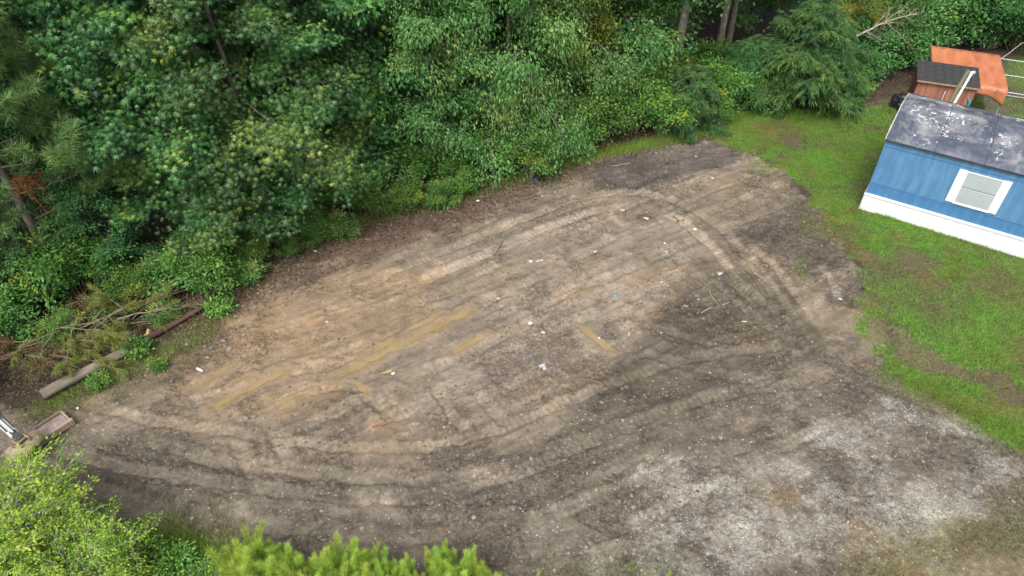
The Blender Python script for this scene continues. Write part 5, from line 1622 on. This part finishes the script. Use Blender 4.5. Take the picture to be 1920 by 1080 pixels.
# fallen leaves and twigs on the wood floor and its edge
M['litter'] = leaf_mat('fallen_leaf', [(0.0, (.04, .028, .018)), (0.5, (.095, .066, .04)), (1.0, (.19, .14, .08))], rough=.9, trans=.05, val_var=0)
edge_line = smooth_line([G(*q)[:2] for q in [(-100, 720), (60, 690), (250, 610), (420, 560), (560, 480), (720, 415), (880, 370), (1000, 325), (1120, 275), (1250, 245)]])
i = rng.uniform(0, len(edge_line) - 1, 42000); a = np.floor(i).astype(int); f = (i - a)[:, None]
q = edge_line[a] * (1 - f) + edge_line[np.minimum(a + 1, len(edge_line) - 1)] * f
q = q + np.array([-.35, .9]) * np.abs(rng.normal(size=(len(q), 1))) * 2.2 * rng.choice([1, 1, 1, -.35], (len(q), 1)) + rng.normal(size=q.shape) * .2
q2 = np.stack([rng.uniform(14, 22, 5000), rng.uniform(28, 36, 5000)], 1)
q = np.concatenate([q, q2])
x, y = q[:, 0], q[:, 1]; m_ = len(x)
V, F, k = place_leaves(np.stack([x, y, ground_z(x, y) + .01], 1), np.concatenate([rng.normal(size=(m_, 2)), rng.normal(size=(m_, 1)) * .2], 1), np.array([[0, 0, 1.0]]) + rng.normal(size=(m_, 3)) * .35, rng.uniform(.05, .13, m_), np.full(m_, 1.2), DIAMOND)
tag(link('leaf_litter', mesh_np('leaf_litter', V, F, M['litter'], np.repeat(rng.random(m_), k))), 'brown fallen leaves along the foot of the wood', 'leaf litter', None, 'stuff')

# ------------------------------------------------------------------ rubbish and sticks on the lot
M['scrap_white'] = mottled('scrap_white', [(0.3, (.40, .385, .35)), (0.7, (.62, .61, .57))], scale=9, rough=.6)
M['scrap_cream'] = mottled('scrap_cream', [(0.3, (.36, .31, .22)), (0.7, (.52, .47, .36))], scale=9, rough=.7)
M['scrap_grey'] = mottled('scrap_grey', [(0.3, (.24, .25, .265)), (0.7, (.40, .415, .435))], scale=9, rough=.4)
M['scrap_blue'] = mottled('scrap_blue', [(0.3, (.03, .08, .25)), (0.7, (.07, .17, .40))], scale=9, rough=.35)
M['scrap_brick'] = mottled('scrap_brick', [(0.3, (.15, .065, .04)), (0.7, (.25, .115, .07))], scale=9, rough=.9)

def crumple(name, mat, rx, ry, rz, seed, n=14):
    rg = np.random.default_rng(seed)
    u, v = np.meshgrid(np.linspace(-1, 1, n), np.linspace(-1, 1, n), indexing='ij')
    ang = np.arctan2(v, u); rr = np.maximum(np.abs(u), np.abs(v)) * (1 + .25 * np.sin(3 * ang + rg.uniform(0, 6)) + .12 * np.sin(7 * ang + rg.uniform(0, 6)))
    x = np.cos(ang) * rr * rx; y = np.sin(ang) * rr * ry
    z = rz * (.2 + 1.6 * vnoise(x / rx, y / ry, .5, seed, 3)) * (1 - .7 * np.clip(rr, 0, 1) ** 3)
    V = np.stack([x, y, z], -1).reshape(-1, 3)
    F = np.array([(i * n + j, (i + 1) * n + j, (i + 1) * n + j + 1, i * n + j + 1) for i in range(n - 1) for j in range(n - 1)])
    return mesh_np(name, V, F, mat)
def put(o, px, py, rz=0.0, dz=0.0, tilt=0.0):
    o.location = tuple(at_ground(px, py, dz)); o.rotation_euler = (tilt, 0, rz)
    return o
JUNK = [
 ('plastic_bag', 'crumple', 'scrap_blue', (1004, 340), (.20, .11, .07), 'crumpled blue plastic bag at the lot edge by the sapling'),
 ('plastic_bag', 'crumple', 'scrap_grey', (1018, 692), (.13, .16, .09), 'crumpled pale grey plastic bag on the mud below the right puddle'),
 ('plastic_sheet', 'crumple', 'scrap_grey', (1350, 512), (.14, .10, .05), 'scrap of grey plastic sheet at the head of the double wheel ruts'),
 ('plastic_strip', 'crumple', 'teal', (1152, 556), (.15, .05, .04), 'torn teal plastic strip in the middle of the lot'),
 ('paper_scrap', 'crumple', 'scrap_white', (1012, 489), (.16, .04, .04), 'long white paper scrap above the middle of the lot'),
 ('paper_scrap', 'crumple', 'scrap_white', (995, 491), (.09, .07, .04), 'small white paper scrap left of the long white scrap'),
 ('paper_scrap', 'crumple', 'scrap_cream', (1116, 470), (.10, .08, .05), 'cream paper scrap on the pinkish mud'),
 ('plastic_bottle', 'bottle', 'scrap_white', (377, 697), (.13, .04, .04), 'white plastic bottle left of the leftmost puddle'),
 ('broken_tile', 'slab', 'scrap_white', (1212, 410), (.13, .06, .03), 'oblong white tile piece inside the track arc'),
 ('broken_tile', 'slab', 'scrap_cream', (1167, 394), (.12, .07, .03), 'cream tile piece on the upper track arc'),
 ('broken_tile', 'slab', 'scrap_white', (1303, 428), (.09, .08, .03), 'squarish white tile piece where the track arc turns down'),
 ('white_stone', 'rock', 'scrap_white', (994, 608), (.09, .07, .06), 'larger round white stone left of the right-hand puddle'),
 ('white_stone', 'rock', 'scrap_cream', (1018, 624), (.10, .06, .05), 'cream oblong stone beside the right-hand puddle'),
 ('white_stone', 'rock', 'scrap_white', (1246, 457), (.06, .05, .04), 'white stone below the oblong tile piece'),
 ('white_stone', 'rock', 'scrap_white', (1250, 471), (.07, .04, .04), 'flat white stone just under the white stone inside the arc'),
 ('white_stone', 'rock', 'scrap_white', (1123, 636), (.06, .05, .04), 'white stone in the right arm of the right-hand puddle'),
 ('white_stone', 'rock', 'scrap_cream', (1074, 367), (.06, .05, .04), 'small white stone on the red-brown edge soil'),
 ('white_stone', 'rock', 'scrap_white', (896, 380), (.09, .06, .05), 'white stone at the edge of the wood above the lot'),
 ('white_stone', 'rock', 'scrap_white', (592, 472), (.07, .06, .06), 'white stone on the soil below the bare sweetgum trunk'),
 ('white_stone', 'rock', 'scrap_white', (613, 604), (.05, .05, .04), 'white pebble on the orange clay'),
 ('white_stone', 'rock', 'scrap_white', (737, 700), (.07, .06, .05), 'white stone below the long puddle'),
 ('white_stone', 'rock', 'scrap_white', (934, 559), (.09, .04, .04), 'slim white stone above the end of the long puddle'),
 ('white_stone', 'rock', 'scrap_grey', (1069, 418), (.07, .06, .05), 'bluish grey stone left of the upper track arc'),
 ('white_stone', 'rock', 'scrap_white', (1017, 368), (.06, .04, .03), 'tiny white stone below the blue plastic bag'),
 ('white_stone', 'rock', 'scrap_white', (1240, 530), (.05, .04, .03), 'tiny white stone right of the teal strip'),
 ('white_stone', 'rock', 'scrap_cream', (1575, 560), (.10, .05, .04), 'cream stone at the torn edge of the lawn'),
 ('white_stone', 'rock', 'scrap_cream', (1395, 604), (.12, .04, .04), 'flat cream stone beside the double wheel ruts'),
 ('white_stone', 'rock', 'scrap_white', (1240, 625), (.05, .05, .04), 'lone white pebble on the dark olive soil'),
 ('white_stone', 'rock', 'scrap_white', (1305, 293), (.05, .04, .03), 'white pebble on the dark soil of the top corner'),
 ('white_stone', 'rock', 'scrap_white', (1335, 335), (.07, .04, .04), 'white stone among the diagonal tracks of the top corner'),
 ('white_stone', 'rock', 'scrap_white', (146, 766), (.05, .05, .04), 'white pebble right of the grey log end'),
 ('brick_piece', 'slab', 'scrap_brick', (1388, 379), (.13, .06, .05), 'broken red brick among the diagonal tracks'),
 ('brick_piece', 'slab', 'scrap_brick', (1045, 487), (.07, .05, .05), 'small orange brick chip right of the long white scrap'),
 ('wood_offcut', 'slab', 'raw_wood', (726, 697), (.20, .035, .03), 'pale wood offcut beside the white stone below the long puddle'),
 ('wood_offcut', 'slab', 'raw_wood', (1180, 628), (.04, .17, .04), 'tan wood splinter pointing up the lot right of the puddle'),
 ('wood_offcut', 'slab', 'scrap_brick', (712, 800), (.26, .05, .03), 'orange-brown wood offcut in the churned mud lower left'),
 ('wood_offcut', 'slab', 'raw_wood', (940, 575), (.10, .04, .03), 'small pale wood chip near the middle of the lot'),
]
for k, (nm, kind, mt, px, dim, lab) in enumerate(JUNK):
    dim = tuple(v * .78 for v in dim)
    mat = M[mt]
    if kind == 'crumple':
        o = link(nm, crumple(nm, mat, *dim, 200 + k))
    elif kind == 'rock':
        o = link(nm, blob_mesh(nm, mat, dim[0], dim[1], dim[2] * .6, 300 + k, .5, 2))
    elif kind == 'slab':
        rg = random.Random(k)
        bm = bmesh.new()
        ns = 7
        ring = [(dim[0] * math.copysign(abs(math.cos(a)) ** .5, math.cos(a)) * rg.uniform(.8, 1.1), dim[1] * math.copysign(abs(math.sin(a)) ** .5, math.sin(a)) * rg.uniform(.8, 1.1)) for a in [i / ns * 6.283 + .3 for i in range(ns)]]
        vs = [bm.verts.new((x, y, 0)) for x, y in ring]
        fc = bm.faces.new(vs)
        ex = bmesh.ops.extrude_face_region(bm, geom=[fc])
        for v in ex['geom']:
            if isinstance(v, bmesh.types.BMVert): v.co.z += dim[2] * rg.uniform(.8, 1.2)
        bmesh.ops.recalc_face_normals(bm, faces=bm.faces)
        me = bpy.data.meshes.new(nm); bm.to_mesh(me); bm.free(); me.materials.append(mat)
        o = link(nm, me)
    else:
        o = Part().tube([(-.13, 0, .04), (-.125, 0, .04), (.05, 0, .04), (.08, 0, .04), (.12, 0, .04)], [.03, .042, .042, .018, .016], 12).build(nm, mat)
        Part().tube([(.121, 0, .04), (.145, 0, .04)], .019, 10).build('cap', M['scrap_blue'], o)
    put(o, *px, rz=rs.uniform(-.5, .5), dz=.005)
    tag(o, lab, nm.split('_')[-1] if nm not in ('plastic_bag',) else 'bag')
STICKS = [((925, 478), (945, 452), .035, 'log_grey', 'dark curved root on the mud above the middle'), ((1315, 585), (1368, 568), .02, 'dead_twig', 'pale straight stick right of the middle'),
 ((998, 509), (1018, 515), .025, 'log_red', 'short reddish stick below the long white scrap'), ((1262, 407), (1272, 420), .025, 'log_red', 'short red stick inside the track arc'),
 ((1145, 312), (1190, 302), .014, 'dead_twig', 'thin straw-coloured stick on the red-brown edge soil'), ((1010, 674), (1040, 673), .022, 'log_grey', 'dark stick above the grey plastic bag'),
 ((520, 900), (566, 893), .018, 'log_grey', 'dark stick on the lower lane'), ((1415, 508), (1440, 530), .02, 'dead_twig', 'stick lying along the upper wheel ruts'),
 ((530, 560), (545, 520), .016, 'twig', 'thin bent branch on the red-brown soil at left'), ((735, 470), (775, 440), .016, 'twig', 'long thin branch on the red-brown soil left of centre'),
 ((890, 655), (915, 690), .02, 'log_grey', 'dark stick right of the long puddle'), ((1330, 545), (1345, 570), .014, 'dead_twig', 'thin twig crossing the pale straight stick')]
for k, (a, b, r, mt, lab) in enumerate(STICKS):
    pa, pb = at_ground(*a, r * .8), at_ground(*b, r * .8)
    rg = np.random.default_rng(400 + k)
    s = np.linspace(0, 1, 7)[:, None]
    Pp = (pb - pa) * s + np.sin(s * math.pi) * rg.normal(size=3) * np.array([.08, .08, .01]) + rg.normal(size=(7, 3)) * .008
    tw = [(Pp, r, r * .5)]
    q = Pp[3 + k % 2]
    dv = (pb - pa); tw.append((np.array([q, q + np.array([dv[1], -dv[0], .02]) * .12 + dv * .12]), r * .5, r * .25))
    o = link('stick', join_tubes(tw, 'stick', M[mt])); o.location = tuple(pa)
    tag(o, lab, 'stick')
tris = 0
